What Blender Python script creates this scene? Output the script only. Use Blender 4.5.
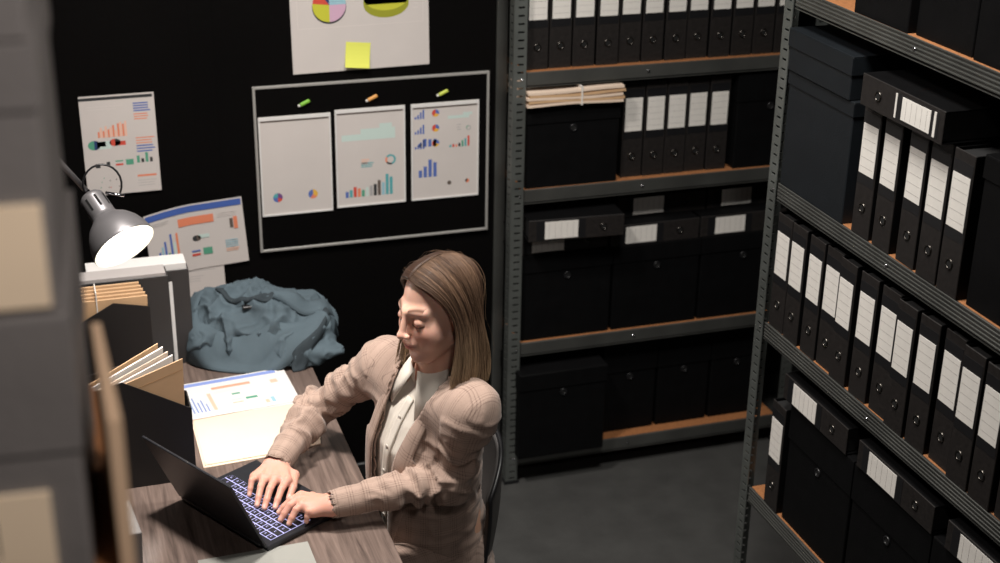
import bpy, math, random
import numpy as np
from mathutils import Vector, Matrix, noise
from mathutils.bvhtree import BVHTree
random.seed(7); np.random.seed(7)
for o in list(bpy.data.objects): bpy.data.objects.remove(o)
S = bpy.context.scene
COL = S.collection
PI = math.pi
V = Vector

# ------------------------------------------------------------------ camera
cd = bpy.data.cameras.new('camera'); cam = bpy.data.objects.new('camera', cd); COL.objects.link(cam)
r_, d_, f_ = V((0.95033806, -0.31081916, 0.01578056)), V((-0.10841448, -0.37815749, -0.9193711)), V((0.29172569, 0.8720025, -0.39307475))
cam.matrix_world = Matrix(((r_.x, -d_.x, -f_.x, 0), (r_.y, -d_.y, -f_.y, 0), (r_.z, -d_.z, -f_.z, 2.61), (0, 0, 0, 1)))
cd.sensor_width = 36; cd.lens = 52.56; cd.clip_start = .05
cd.dof.use_dof = True; cd.dof.focus_distance = 3.35; cd.dof.aperture_fstop = 3.2
S.camera = cam
# ------------------------------------------------------------------ world, lights, exposure
w = bpy.data.worlds.new('world'); S.world = w; w.use_nodes = True
w.node_tree.nodes['Background'].inputs[0].default_value = (.5, .55, .65, 1)
w.node_tree.nodes['Background'].inputs[1].default_value = .02
def area(name, loc, target, size, power, col, spread=180):
    l = bpy.data.lights.new(name, 'AREA'); l.shape = 'DISK'; l.size = size; l.energy = power; l.color = col; l.spread = math.radians(spread)
    o = bpy.data.objects.new(name, l); COL.objects.link(o); o.location = loc
    o.rotation_euler = (V(target)-V(loc)).to_track_quat('-Z', 'Y').to_euler(); return o
area('desk_ceiling_lamp', (.28, 3.05, 3.15), (.50, 3.1, .75), .30, 29, (1, .93, .87), 110)
area('aisle_ceiling_lamp', (1.15, 2.45, 3.2), (1.5, 3.2, .9), .45, 34, (1, .96, .9), 150)
area('box_fill_light', (.55, .30, 3.1), (0, 1.15, 2.1), .3, 6.8, (1, .93, .88), 120)  # unseen fill light, added to brighten the foreground box stack
S.view_settings.view_transform = 'Standard'; S.view_settings.look = 'None'
S.view_settings.exposure = -0.08; S.view_settings.gamma = 1; S.view_settings.use_curve_mapping = False

# ------------------------------------------------------------------ materials
def lin(c):
    return tuple(((x/255)/12.92 if x/255 <= .04045 else (((x/255)+.055)/1.055)**2.4) for x in c)
MATS = {}
def mat(name, rgb, rough=.6, metal=0, var=0.0, vscale=8, bump=0.0, bscale=60, spec=.5, emit=None, estr=0, sss=0, stretch=None, coat=0):
    if name in MATS: return MATS[name]
    m = bpy.data.materials.new(name); m.use_nodes = True; nt = m.node_tree; b = nt.nodes['Principled BSDF']
    c = lin(rgb)+(1,)
    b.inputs['Base Color'].default_value = c; b.inputs['Roughness'].default_value = rough; b.inputs['Metallic'].default_value = metal
    b.inputs['Specular IOR Level'].default_value = spec
    if coat: b.inputs['Coat Weight'].default_value = coat
    if sss:
        b.inputs['Subsurface Weight'].default_value = sss; b.inputs['Subsurface Radius'].default_value = (.012, .005, .003); b.inputs['Subsurface Scale'].default_value = 1
    tc = nt.nodes.new('ShaderNodeTexCoord'); mp = nt.nodes.new('ShaderNodeMapping'); nt.links.new(tc.outputs['Object'], mp.inputs[0])
    if stretch: mp.inputs['Scale'].default_value = stretch
    if var:
        n = nt.nodes.new('ShaderNodeTexNoise'); n.inputs['Scale'].default_value = vscale; n.inputs['Detail'].default_value = 5
        nt.links.new(mp.outputs[0], n.inputs['Vector'])
        rp = nt.nodes.new('ShaderNodeValToRGB'); rp.color_ramp.elements[0].position = .3; rp.color_ramp.elements[1].position = .7
        rp.color_ramp.elements[0].color = tuple(x*(1-var) for x in c[:3])+(1,); rp.color_ramp.elements[1].color = tuple(min(1, x*(1+var)) for x in c[:3])+(1,)
        nt.links.new(n.outputs[0], rp.inputs[0]); nt.links.new(rp.outputs[0], b.inputs['Base Color'])
    if bump:
        n2 = nt.nodes.new('ShaderNodeTexNoise'); n2.inputs['Scale'].default_value = bscale; n2.inputs['Detail'].default_value = 4
        nt.links.new(mp.outputs[0], n2.inputs['Vector'])
        bp = nt.nodes.new('ShaderNodeBump'); bp.inputs['Strength'].default_value = bump; bp.inputs['Distance'].default_value = .01
        nt.links.new(n2.outputs[0], bp.inputs['Height']); nt.links.new(bp.outputs[0], b.inputs['Normal'])
    if emit: b.inputs['Emission Color'].default_value = lin(emit)+(1,); b.inputs['Emission Strength'].default_value = estr
    MATS[name] = m; return m
black = mat('black_card', (13, 13, 14), .5, spec=.10, var=.15, vscale=20, bump=.08, bscale=300)
blackm = mat('black_marbled_card', (34, 31, 30), .5, spec=.35, var=.3, vscale=90, bump=.06, bscale=300)
blue_black = mat('blue_black_card', (22, 26, 30), .5, spec=.3, var=.12, vscale=15, bump=.08, bscale=250)
inner = mat('black_binder_inside', (26, 26, 27), .7)
label_m = mat('label_paper', (224, 220, 214), .75, var=.04, vscale=30)
rule = mat('label_rule', (150, 146, 142), .8)
ringm = mat('nickel_ring', (92, 88, 84), .3, metal=1)
hole = mat('hole_dark', (8, 8, 8), .9)
zinc = mat('zinc_steel', (112, 116, 113), .45, metal=.6, var=.25, vscale=6, bump=.05, bscale=80)
zinc_d = mat('dark_painted_steel', (102, 103, 100), .36, metal=.65, var=.2, vscale=6, bump=.04, bscale=60)
board_m = mat('chipboard', (150, 98, 58), .75, var=.18, vscale=120, bump=.15, bscale=200)
manila = mat('manila_card', (200, 164, 126), .75, var=.06, vscale=14)
manila_l = mat('pale_manila_card', (228, 206, 186), .75, var=.03, vscale=10)
paper = mat('white_paper', (205, 198, 194), .8, var=.02, vscale=10)
paper_b = mat('bright_paper', (222, 220, 218), .8)
wallm = mat('black_wall_panel', (9, 8, 8), .6, spec=.06, var=.15, vscale=2.5, bump=.1, bscale=40)
wall2 = mat('dark_wall_paint', (20, 20, 21), .8, var=.1, vscale=3)
floorm = mat('dark_vinyl_floor', (62, 62, 61), .55, var=.16, vscale=9, bump=.12, bscale=45)
ceil_m = mat('ceiling_paint', (52, 52, 54), .9, var=.05)
plastic_d = mat('black_plastic', (24, 24, 26), .4)
plastic_g = mat('grey_shell_plastic', (72, 70, 69), .45, var=.05)
lap_m = mat('laptop_graphite', (46, 47, 52), .38, metal=.4, var=.05, bump=.02, bscale=400)
key_m = mat('key_cap', (26, 26, 34), .5)
glow = mat('key_backlight', (150, 150, 200), .5, emit=(188, 186, 235), estr=.6)
lamp_m = mat('satin_grey_lamp', (128, 126, 128), .38, metal=.55, var=.04)
lamp_in = mat('lamp_reflector', (235, 232, 225), .6)
bulb_m = mat('lamp_bulb', (255, 250, 235), .4, emit=(255, 250, 238), estr=9)
chrome = mat('chrome', (200, 200, 205), .15, metal=1)
bagm = mat('slate_blue_canvas', (82, 96, 104), .85, var=.12, vscale=9, bump=.25, bscale=500, spec=.3)
bagd = mat('bag_webbing', (44, 54, 60), .85, bump=.3, bscale=500)
shirt_m = mat('white_shirt_cloth', (226, 219, 208), .8, bump=.1, bscale=400, spec=.3)
trou_m = mat('dark_trouser_cloth', (34, 32, 34), .85, bump=.15, bscale=400)
shoe_m = mat('black_leather', (20, 19, 19), .35)
box_g = mat('grey_archive_card', (120, 115, 113), .55, var=.08, vscale=8, bump=.08, bscale=120)
box_d = mat('dark_grey_archive_card', (52, 50, 50), .6, var=.1, vscale=8)
label_b = mat('buff_label', (246, 222, 192), .8, var=.04)
green = mat('green_magnet', (128, 190, 62), .5); orange_mg = mat('orange_magnet', (224, 160, 84), .5); lime = mat('lime_magnet', (196, 208, 84), .5)
sticky = mat('yellow_sticky_paper', (228, 232, 104), .8)
alu = mat('pale_aluminium', (178, 176, 172), .4, metal=.3)
c_ = {k: mat('ink_'+k, v, .8) for k, v in dict(blue=(84, 108, 176), navy=(40, 62, 108), orange=(226, 134, 100), red=(206, 76, 60), teal=(84, 164, 170), green=(84, 156, 128), lime=(196, 196, 58), olive=(150, 152, 40), pink=(206, 168, 192), sky=(150, 190, 204), grey=(168, 166, 166), dark=(46, 48, 50), yellow=(226, 176, 70), peach=(232, 186, 164), purple=(110, 70, 130), mint=(196, 214, 208), header=(66, 96, 170), pale=(216, 208, 204), brown=(96, 84, 76)).items()}
# desk wood
def wood():
    m = bpy.data.materials.new('grey_brown_wood'); m.use_nodes = True; nt = m.node_tree; b = nt.nodes['Principled BSDF']
    tc = nt.nodes.new('ShaderNodeTexCoord'); mp = nt.nodes.new('ShaderNodeMapping'); mp.inputs['Scale'].default_value = (42, 2.2, 20)
    nt.links.new(tc.outputs['Object'], mp.inputs[0])
    n = nt.nodes.new('ShaderNodeTexNoise'); n.inputs['Scale'].default_value = 1.6; n.inputs['Detail'].default_value = 7; n.inputs['Roughness'].default_value = .65; n.inputs['Distortion'].default_value = .6
    nt.links.new(mp.outputs[0], n.inputs[0])
    rp = nt.nodes.new('ShaderNodeValToRGB'); e = rp.color_ramp.elements
    e[0].position = .3; e[0].color = lin((70, 58, 53))+(1,); e[1].position = .72; e[1].color = lin((134, 116, 107))+(1,)
    nt.links.new(n.outputs[0], rp.inputs[0]); nt.links.new(rp.outputs[0], b.inputs['Base Color']); b.inputs['Roughness'].default_value = .42
    bp = nt.nodes.new('ShaderNodeBump'); bp.inputs['Strength'].default_value = .15; nt.links.new(n.outputs[0], bp.inputs['Height']); nt.links.new(bp.outputs[0], b.inputs['Normal'])
    return m
wood_m = wood()
# plaid cloth on UVs in metres
def plaid():
    m = bpy.data.materials.new('beige_check_cloth'); m.use_nodes = True; nt = m.node_tree; b = nt.nodes['Principled BSDF']; L = nt.links.new
    uv = nt.nodes.new('ShaderNodeUVMap'); sp = nt.nodes.new('ShaderNodeSeparateXYZ'); L(uv.outputs[0], sp.inputs[0])
    def M(op, a, bv=None):
        n = nt.nodes.new('ShaderNodeMath'); n.operation = op
        for i, x in enumerate((a, bv)):
            if x is None: continue
            if isinstance(x, (int, float)): n.inputs[i].default_value = x
            else: L(x, n.inputs[i])
        return n.outputs[0]
    outs = []
    for ch in (0, 1):
        c = sp.outputs[ch]
        band = M('LESS_THAN', M('FRACT', M('DIVIDE', c, .038)), .48)
        fine = M('LESS_THAN', M('FRACT', M('DIVIDE', c, .0063)), .36)
        outs.append(M('MULTIPLY', band, fine))
        outs.append(M('LESS_THAN', M('FRACT', M('DIVIDE', M('ADD', c, .02), .076)), .022))
    s = M('MULTIPLY', M('ADD', M('ADD', outs[0], outs[2]), M('ADD', outs[1], outs[3])), .27)
    n = nt.nodes.new('ShaderNodeTexNoise'); n.inputs['Scale'].default_value = 260; n.inputs['Detail'].default_value = 2
    tc = nt.nodes.new('ShaderNodeTexCoord'); L(tc.outputs['Object'], n.inputs[0])
    s2 = M('ADD', s, M('MULTIPLY', M('SUBTRACT', n.outputs[0], .5), .5))
    mx = nt.nodes.new('ShaderNodeMix'); mx.data_type = 'RGBA'; L(s2, mx.inputs[0])
    mx.inputs[6].default_value = lin((168, 145, 132))+(1,); mx.inputs[7].default_value = lin((74, 56, 48))+(1,)
    L(mx.outputs[2], b.inputs['Base Color']); b.inputs['Roughness'].default_value = .85; b.inputs['Specular IOR Level'].default_value = .25
    b.inputs['Sheen Weight'].default_value = .15
    bp = nt.nodes.new('ShaderNodeBump'); bp.inputs['Strength'].default_value = .12; bp.inputs['Distance'].default_value = .004; L(n.outputs[0], bp.inputs['Height']); L(bp.outputs[0], b.inputs['Normal'])
    return m
plaid_m = plaid()
def attr_mat(name, rough, sss=0, spec=.5, aniso=0):
    m = bpy.data.materials.new(name); m.use_nodes = True; nt = m.node_tree; b = nt.nodes['Principled BSDF']
    a = nt.nodes.new('ShaderNodeVertexColor'); a.layer_name = 'Col'; nt.links.new(a.outputs[0], b.inputs['Base Color'])
    b.inputs['Roughness'].default_value = rough; b.inputs['Specular IOR Level'].default_value = spec
    if sss:
        b.inputs['Subsurface Weight'].default_value = sss; b.inputs['Subsurface Radius'].default_value = (.010, .004, .002); b.inputs['Subsurface Scale'].default_value = .8
    return m
skin_m = attr_mat('skin', .5, .25, .4); hair_m = attr_mat('brown_hair', .5, 0, .28)

# ------------------------------------------------------------------ mesh helpers
class MB:
    def __init__(s): s.v = []; s.f = []; s.mi = []; s.mats = []; s.M = Matrix.Identity(4); s.sm = []
    def m(s, mt):
        if mt not in s.mats: s.mats.append(mt)
        return s.mats.index(mt)
    def add(s, vs, fs, mt, smooth=False):
        o = len(s.v); k = s.m(mt)
        s.v += [tuple(s.M @ V(p)) for p in vs]
        s.f += [tuple(o+i for i in f) for f in fs]; s.mi += [k]*len(fs); s.sm += [smooth]*len(fs)
    def box(s, x0, x1, y0, y1, z0, z1, mt, b=0.0):
        if b <= 0:
            s.add([(x0,y0,z0),(x1,y0,z0),(x1,y1,z0),(x0,y1,z0),(x0,y0,z1),(x1,y0,z1),(x1,y1,z1),(x0,y1,z1)],
                  [(0,3,2,1),(4,5,6,7),(0,1,5,4),(1,2,6,5),(2,3,7,6),(3,0,4,7)], mt); return
        c = V(((x0+x1)/2, (y0+y1)/2, (z0+z1)/2)); h = V(((x1-x0)/2, (y1-y0)/2, (z1-z0)/2)); b = min(b, min(h)*.9)
        vs = []; idx = {}
        for sx in (-1,1):
            for sy in (-1,1):
                for sz in (-1,1):
                    for a in range(3):
                        e = [h.x-b, h.y-b, h.z-b]; e[a] += b
                        idx[(sx,sy,sz,a)] = len(vs); vs.append((c.x+sx*e[0], c.y+sy*e[1], c.z+sz*e[2]))
        fs = []
        for a in range(3):
            o = [i for i in range(3) if i != a]
            for sg in (-1,1):
                q = []
                for p, r in ((-1,-1),(1,-1),(1,1),(-1,1)):
                    k = [0,0,0]; k[a] = sg; k[o[0]] = p; k[o[1]] = r; q.append(idx[(k[0],k[1],k[2],a)])
                n = (V(vs[q[1]])-V(vs[q[0]])).cross(V(vs[q[2]])-V(vs[q[1]]))
                fs.append(tuple(q) if n[a]*sg > 0 else tuple(reversed(q)))
        def addf(q):
            pc = sum((V(vs[i]) for i in q), V())/len(q)-c; n = (V(vs[q[1]])-V(vs[q[0]])).cross(V(vs[q[2]])-V(vs[q[0]]))
            fs.append(tuple(q) if n.dot(pc) > 0 else tuple(reversed(q)))
        for sx in (-1,1):
            for sy in (-1,1):
                addf([idx[(sx,sy,-1,0)], idx[(sx,sy,1,0)], idx[(sx,sy,1,1)], idx[(sx,sy,-1,1)]])
                addf([idx[(sx,-1,sy,0)], idx[(sx,1,sy,0)], idx[(sx,1,sy,2)], idx[(sx,-1,sy,2)]])
                addf([idx[(-1,sx,sy,1)], idx[(1,sx,sy,1)], idx[(1,sx,sy,2)], idx[(-1,sx,sy,2)]])
                for sz in (-1,1): addf([idx[(sx,sy,sz,0)], idx[(sx,sy,sz,1)], idx[(sx,sy,sz,2)]])
        s.add(vs, fs, mt)
    def tube(s, pts, r, mt, n=8, closed=False, caps=True, flat=1.0):
        pts = [V(p) for p in pts]; N = len(pts); rs = r if isinstance(r, (list, tuple)) else [r]*N
        up = None; vs = []
        for i, p in enumerate(pts):
            a = pts[(i-1) % N] if (closed or i > 0) else p; b = pts[(i+1) % N] if (closed or i < N-1) else p
            t = (b-a).normalized()
            if up is None: up = t.orthogonal().normalized() if abs(t.z) > .9 else V((0,0,1))
            x = up.cross(t).normalized(); y = t.cross(x).normalized(); up = y
            for k in range(n):
                an = 2*PI*k/n; vs.append(p + x*math.cos(an)*rs[i] + y*math.sin(an)*rs[i]*flat)
        fs = []
        for i in range(N if closed else N-1):
            for k in range(n):
                a = i*n+k; b = i*n+(k+1) % n; c = ((i+1) % N)*n+(k+1) % n; d = ((i+1) % N)*n+k; fs.append((a,b,c,d))
        if caps and not closed: fs.append(tuple(reversed(range(n)))); fs.append(tuple((N-1)*n+k for k in range(n)))
        s.add(vs, fs, mt, n > 4)
    def lathe(s, prof, mt, n=32, smooth=True):    # profile (r,z) about z
        vs = [(r*math.cos(2*PI*k/n), r*math.sin(2*PI*k/n), z) for r, z in prof for k in range(n)]
        fs = [(i*n+k, i*n+(k+1) % n, (i+1)*n+(k+1) % n, (i+1)*n+k) for i in range(len(prof)-1) for k in range(n)]
        s.add(vs, fs, mt, smooth)
    def prism(s, poly, y0, y1, mt):               # polygon (x,z) extruded in y
        n = len(poly); vs = [(x,y0,z) for x,z in poly]+[(x,y1,z) for x,z in poly]
        fs = [tuple(range(n)), tuple(reversed(range(n,2*n)))]+[(i,(i+1)%n+0,(i+1)%n+n,i+n)[::-1] for i in range(n)]
        s.add(vs, fs, mt)
    def prismz(s, poly, z0, z1, mt):              # polygon (x,y) extruded in z
        n = len(poly); vs = [(x,y,z1) for x,y in poly]+[(x,y,z0) for x,y in poly]
        fs = [tuple(range(n)), tuple(reversed(range(n,2*n)))]+[(i,(i+1)%n,(i+1)%n+n,i+n)[::-1] for i in range(n)]
        s.add(vs, fs, mt)
    def disc(s, c, r, mt, a0=0, a1=2*PI, n=20, r0=0, sq=1.0):   # in the xz plane facing -y
        N = max(2, int(n*(a1-a0)/(2*PI))+1); x, y, z = c
        o = [(x+r*math.cos(a0+(a1-a0)*i/N), y, z+sq*r*math.sin(a0+(a1-a0)*i/N)) for i in range(N+1)]
        if r0 == 0: s.add([(x,y,z)]+o, [(0,i+1,i+2) for i in range(N)], mt)
        else:
            q = [(x+r0*math.cos(a0+(a1-a0)*i/N), y, z+sq*r0*math.sin(a0+(a1-a0)*i/N)) for i in range(N+1)]
            s.add(q+o, [(i, N+1+i, N+2+i, i+1) for i in range(N)], mt)
    def build(s, name, parent=None, loc=None, rot=None):
        me = bpy.data.meshes.new(name); me.from_pydata(s.v, [], s.f); me.update()
        for mt in s.mats: me.materials.append(mt)
        me.polygons.foreach_set('material_index', s.mi); me.polygons.foreach_set('use_smooth', s.sm)
        o = bpy.data.objects.new(name, me); COL.objects.link(o)
        if parent: o.parent = parent
        if loc: o.location = loc
        if rot: o.rotation_euler = rot
        return o
def tag(o, label, cat, group=None, kind=None):
    if label: o['label'] = label
    if cat: o['category'] = cat
    if group: o['group'] = group
    if kind: o['kind'] = kind
    return o
def thing(name, label, cat, loc=(0,0,0), rz=0, group=None):
    o = bpy.data.objects.new(name, None); COL.objects.link(o); o.empty_display_size = .05
    o.location = loc; o.rotation_euler = (0,0,rz); return tag(o, label, cat, group)
def kids(o): return [c for c in bpy.data.objects if c.parent == o]
def dup(root, loc, rot, label, group=None):
    r = root.copy(); COL.objects.link(r); r.location = loc; r.rotation_euler = rot if isinstance(rot, tuple) else (0,0,rot)
    r['label'] = label
    if group: r['group'] = group
    for ch in kids(root):
        c = ch.copy(); COL.objects.link(c); c.parent = r
        for g in kids(ch):
            d = g.copy(); COL.objects.link(d); d.parent = c
    return r
def mesh_np(name, v, f, mt, parent=None, smooth=True):
    me = bpy.data.meshes.new(name); me.from_pydata(v.tolist() if hasattr(v, 'tolist') else v, [], f.tolist() if hasattr(f, 'tolist') else f); me.update()
    me.materials.append(mt)
    if smooth: me.polygons.foreach_set('use_smooth', [True]*len(me.polygons))
    o = bpy.data.objects.new(name, me); COL.objects.link(o)
    if parent: o.parent = parent
    return o

# ------------------------------------------------------------------ the room
def structure(o): o['kind'] = 'structure'; return o
m = MB(); m.box(-1.6, 3.1, -1.2, 4.75, -.08, 0, floorm); structure(m.build('floor'))
m = MB(); m.box(-1.6, 3.1, -1.2, 4.75, 3.3, 3.38, ceil_m); structure(m.build('ceiling'))
m = MB()
m.box(-1.6, 1.395, 4.26, 4.75, 0, 3.3, wallm)
for x in (-.9, -.33, .46, .53, 1.10): m.box(x-.003, x+.003, 4.2585, 4.26, .0, 3.3, wallm)   # raised panel joints
structure(m.build('wall_back'))
m = MB(); m.box(1.395, 3.1, 4.60, 4.75, 0, 3.3, wall2); structure(m.build('wall_alcove'))
m = MB(); m.box(3.0, 3.1, -1.2, 4.6, 0, 3.3, wall2); structure(m.build('wall_right'))
m = MB(); m.box(-1.6, -1.5, -1.2, 4.26, 0, 3.3, wall2); structure(m.build('wall_left'))
m = MB(); m.box(-1.5, 3.0, -1.2, -1.1, 0, 3.3, wall2); structure(m.build('wall_front'))
m = MB(); m.box(1.402, 1.44, 4.262, 4.30, 0, 3.3, zinc_d, .003); structure(m.build('trim_1'))
m = MB(); m.box(-1.5, 1.395, 4.245, 4.26, 0, .08, plastic_d, .003); structure(m.build('baseboard_back'))

# ------------------------------------------------------------------ shelving
def post_mesh(h, mt, sx, sy, pitch=.025):
    """slotted L angle post: corner at the origin, flanges run towards +sx x and +sy y"""
    m = MB(); W = .042; T = .0025
    def ladder(ax, sg, osg):
        # flange spans 0..W along ax (sign sg), thickness T along the other axis
        def bx(a0, a1, z0, z1):
            if ax == 0:
                xs = sorted((sg*a0, sg*a1)); ys = sorted((0, osg*T)); m.box(xs[0], xs[1], ys[0], ys[1], z0, z1, mt)
            else:
                ys = sorted((sg*a0, sg*a1)); xs = sorted((0, osg*T)); m.box(xs[0], xs[1], ys[0], ys[1], z0, z1, mt)
        bx(T, .013, 0, h); bx(.033, W, 0, h)
        z = 0.0
        while z < h-.001:
            bx(.013, .033, z, min(h, z+.019)); z += pitch
    ladder(0, sx, sy); ladder(1, sy, sx)
    m.box(*sorted((0, sx*T)), *sorted((0, sy*T)), 0, h, mt)
    m.box(*sorted((-.003*sx, .048*sx)), *sorted((-.003*sy, .048*sy)), 0, .012, plastic_d)
    return m
def shelf_unit(label, loc, rz, L, D, H, tops, mt, beam_mt, ribs):
    """local: front faces -y at y=0, left post at x=0, length L along x"""
    t = thing('metal_shelving_unit', label, 'shelving', loc, rz)
    for x, y, sx, sy in ((0,0,1,1),(L,0,-1,1),(0,D,1,-1),(L,D,-1,-1)):
        post_mesh(H, mt, sx, sy).build('post', t, (x,y,0))
    for z in tops:
        b = MB(); b.box(.047, L-.047, .0116, D-.0116, z-.016, z, board_m, .001); bo = b.build('shelf_board', t)
        for y, sg in ((.0035, 1), (D-.0035, -1)):
            m = MB(); n = 5
            y0, y1 = sorted((y, y+sg*.008))
            m.box(.046, L-.046, y0, y1, z-.042, z-.001, beam_mt, .001)
            if ribs:
                for k in range(n):
                    zz = z-.040+k*.0095; yy = sorted((y, y-sg*.0025)); m.box(.05, L-.05, yy[0], yy[1], zz, zz+.0045, beam_mt, .0009)
            m.box(.046, L-.046, *sorted((y, y+sg*.022)), z-.048, z-.046, beam_mt)
            for x in (.03, L-.03, L*.42, L*.86):
                m.M = Matrix.Translation((x, y-sg*.001, z-.022)) @ Matrix.Rotation(PI/2*(1 if sg > 0 else -1), 4, 'X')
                m.lathe([(0,.004),(.003,.0038),(.0048,.002),(.005,0)], chrome, 10)
                m.M = Matrix.Identity(4)
            m.build('beam', bo)
    return t
BT = [1.83, 1.445, 1.064, .528, .115]
shelf_unit('grey slotted metal shelving unit standing against the back wall', (1.403, 4.10, 0), 0, 1.07, .40, 2.25, BT, zinc, zinc_d, False)
RT = [1.878, 1.378, .984, .474]
shelf_unit('slotted metal shelving unit along the right side of the aisle', (1.80, 3.195, 0), -PI/2, 1.35, .42, 2.35, RT, zinc, zinc_d, True)

# ------------------------------------------------------------------ lever arch binders
BW, BH, BD = .072, .318, .285
def make_binder(name_label, lw=.058, lz0=.155, lz1=.265, m_=blackm, stripes=False):
    t = thing('lever_arch_binder', name_label, 'binder')
    m = MB(); T = .003
    m.box(-BW/2, BW/2, 0, T, 0, BH, m_, .0012)                       # spine
    m.box(-BW/2, -BW/2+T, T, BD, .0, BH, black, .0012); m.box(BW/2-T, BW/2, T, BD, 0, BH, black, .0012)
    m.build('cover', t)
    m = MB(); m.box(-BW/2+T+.001, BW/2-T-.001, .004, BD-.006, .006, BH-.007, inner, .002); m.build('page_block', t)
    m = MB(); m.box(-lw/2-.003, lw/2+.003, -.0006, 0, lz0-.025, lz1+.028, plastic_d); m.box(-lw/2, lw/2, -.0016, -.0006, lz0, lz1, label_m)
    for k in range(5):
        z = lz0+.016+k*(lz1-lz0-.03)/4; m.box(-lw/2+.004, lw/2-.004, -.0019, -.0016, z, z+.0006, rule)
    if stripes:
        m.box(-lw/2-.002, lw/2+.002, -.0018, -.0004, lz0-.026, lz0-.020, label_m); m.box(-lw/2-.002, lw/2+.002, -.0018, -.0004, lz1+.012, lz1+.020, label_m)
    m.build('label', t)['label'] = 'white label'
    m = MB(); m.M = Matrix.Translation((0, -.0005, .070)) @ Matrix.Rotation(PI/2, 4, 'X')
    m.lathe([(.0085,-.001),(.0085,.0012),(.0095,.0024),(.0112,.0024),(.0122,.0006),(.0122,-.001)], ringm, 20)
    m.lathe([(0,.0008),(.0088,.0008)], hole, 16)
    m.build('finger_ring', t)
    return t
binder0 = make_binder('tmp'); binder1 = make_binder('tmp', .060, .150, .268); binder2 = make_binder('tmp', .050, .165, .272, stripes=True)
used = set()
def put_binder(src, loc, rot, label, group):
    if src.name in used: return dup(src, loc, rot, label, group)
    used.add(src.name); src.location = loc; src.rotation_euler = rot; src['label'] = label; src['group'] = group; return src
ords = ['first', 'second', 'third', 'fourth', 'fifth', 'sixth', 'seventh', 'eighth', 'ninth', 'tenth', 'eleventh', 'twelfth', 'thirteenth']
# back shelf, top visible row
for i in range(12):
    put_binder(binder0, (1.489+i*.0772+random.uniform(-.001,.001), 4.128+random.uniform(0,.008), 1.445), (0,0,random.uniform(-.02,.02)),
        'black binder upright on the top visible back shelf, %s from the left post' % ords[i], 'binders in the top row of the back shelf')
for i in range(5):
    put_binder(binder0, (1.824+i*.0752, 4.130+random.uniform(0,.008), 1.064), (0,0,random.uniform(-.02,.02)),
        'black binder on the second back shelf, %s to the right of the box with envelopes' % ords[i], 'binders in the second row of the back shelf')
# right shelf: spine faces -x
RX = 1.803
for i, y in enumerate((2.760, 2.674, 2.577, 2.488, 2.406)):
    put_binder(binder1, (RX+random.uniform(0,.008), y, 1.378), (0,0,-PI/2+random.uniform(-.025,.025)),
        'black binder standing on the right shelf\'s upper row, %s after the stacked blue-black boxes' % ords[i], 'binders in the upper row of the right shelf')
for i, y in enumerate((3.103, 3.026, 2.938, 2.862, 2.786, 2.695, 2.608, 2.527, 2.445, 2.362, 2.280, 2.196, 2.113)):
    put_binder(binder1, (RX+random.uniform(0,.008)+(.0 if i % 3 else .006), y, .984), (0,0,-PI/2+random.uniform(-.03,.03)),
        'black binder in the long middle row of the right shelf, %s from the corner post' % ords[i], 'binders in the middle row of the right shelf')
put_binder(binder1, (RX+.004, 3.035, .474), (0,0,-PI/2-.02), 'black binder standing alone on the lowest visible right shelf beside the corner post', 'binders on the lowest visible right shelf')
# lying binders: matrix with top end along t, spine facing out o
def lying(src, corner, t, o, label, group):
    t = V(t).normalized(); o = V(o).normalized(); x = (-o).cross(t)      # local x, y=-o, z=t
    b = put_binder(src, corner, (0,0,0), label, group)
    Mx = Matrix((( x.x, -o.x, t.x), (x.y, -o.y, t.y), (x.z, -o.z, t.z))).to_euler(); b.rotation_euler = Mx; return b
gl = 'binders lying flat on the archive boxes of the right shelf'
for y, lb in ((2.702,'beside the lone standing binder'), (2.332,'in the middle of the three'), (1.962,'nearest to the camera')):
    lying(binder1, (RX+.002, y, .858), (0,1,0), (-1,0,0), 'black binder lying flat on the low right shelf boxes, '+lb, gl)
lying(binder2, (RX-.028, 2.770, 1.7335), (0,-1,.0), (-1,0,0), 'black binder with white striped label lying across the upper right row of binders', None)
gb = 'binders lying flat on boxes in the third back shelf row'
lying(binder0, (2.076, 4.118, .867), (-1,0,0), (0,-1,0), 'black binder lying flat on boxes, lower layer, in the middle of the third back shelf', gb)
lying(binder0, (2.402, 4.120, .867), (-1,0,0), (0,-1,0), 'black binder lying flat on boxes, lower layer, right end of the third back shelf', gb)
lying(binder0, (1.752, 4.125, .867), (-1,0,0), (0,-1,0), 'black binder lying flat underneath the crooked binder at the left post', gb)
lying(binder0, (2.127, 4.185, .940), (-1,0,0), (0,-1,0), 'black binder lying flat, upper layer and pushed back, mid third back shelf', gb)
lying(binder0, (2.452, 4.185, .940), (-1,0,0), (0,-1,0), 'black binder lying flat, upper layer and pushed back, right end of the third back shelf', gb)
bb = lying(binder0, (1.767, 4.035, .9415), (-1,.06,0), (-.06,-1,0), 'black binder lying crooked and jutting out past the left post of the back shelf', gb)

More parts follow.
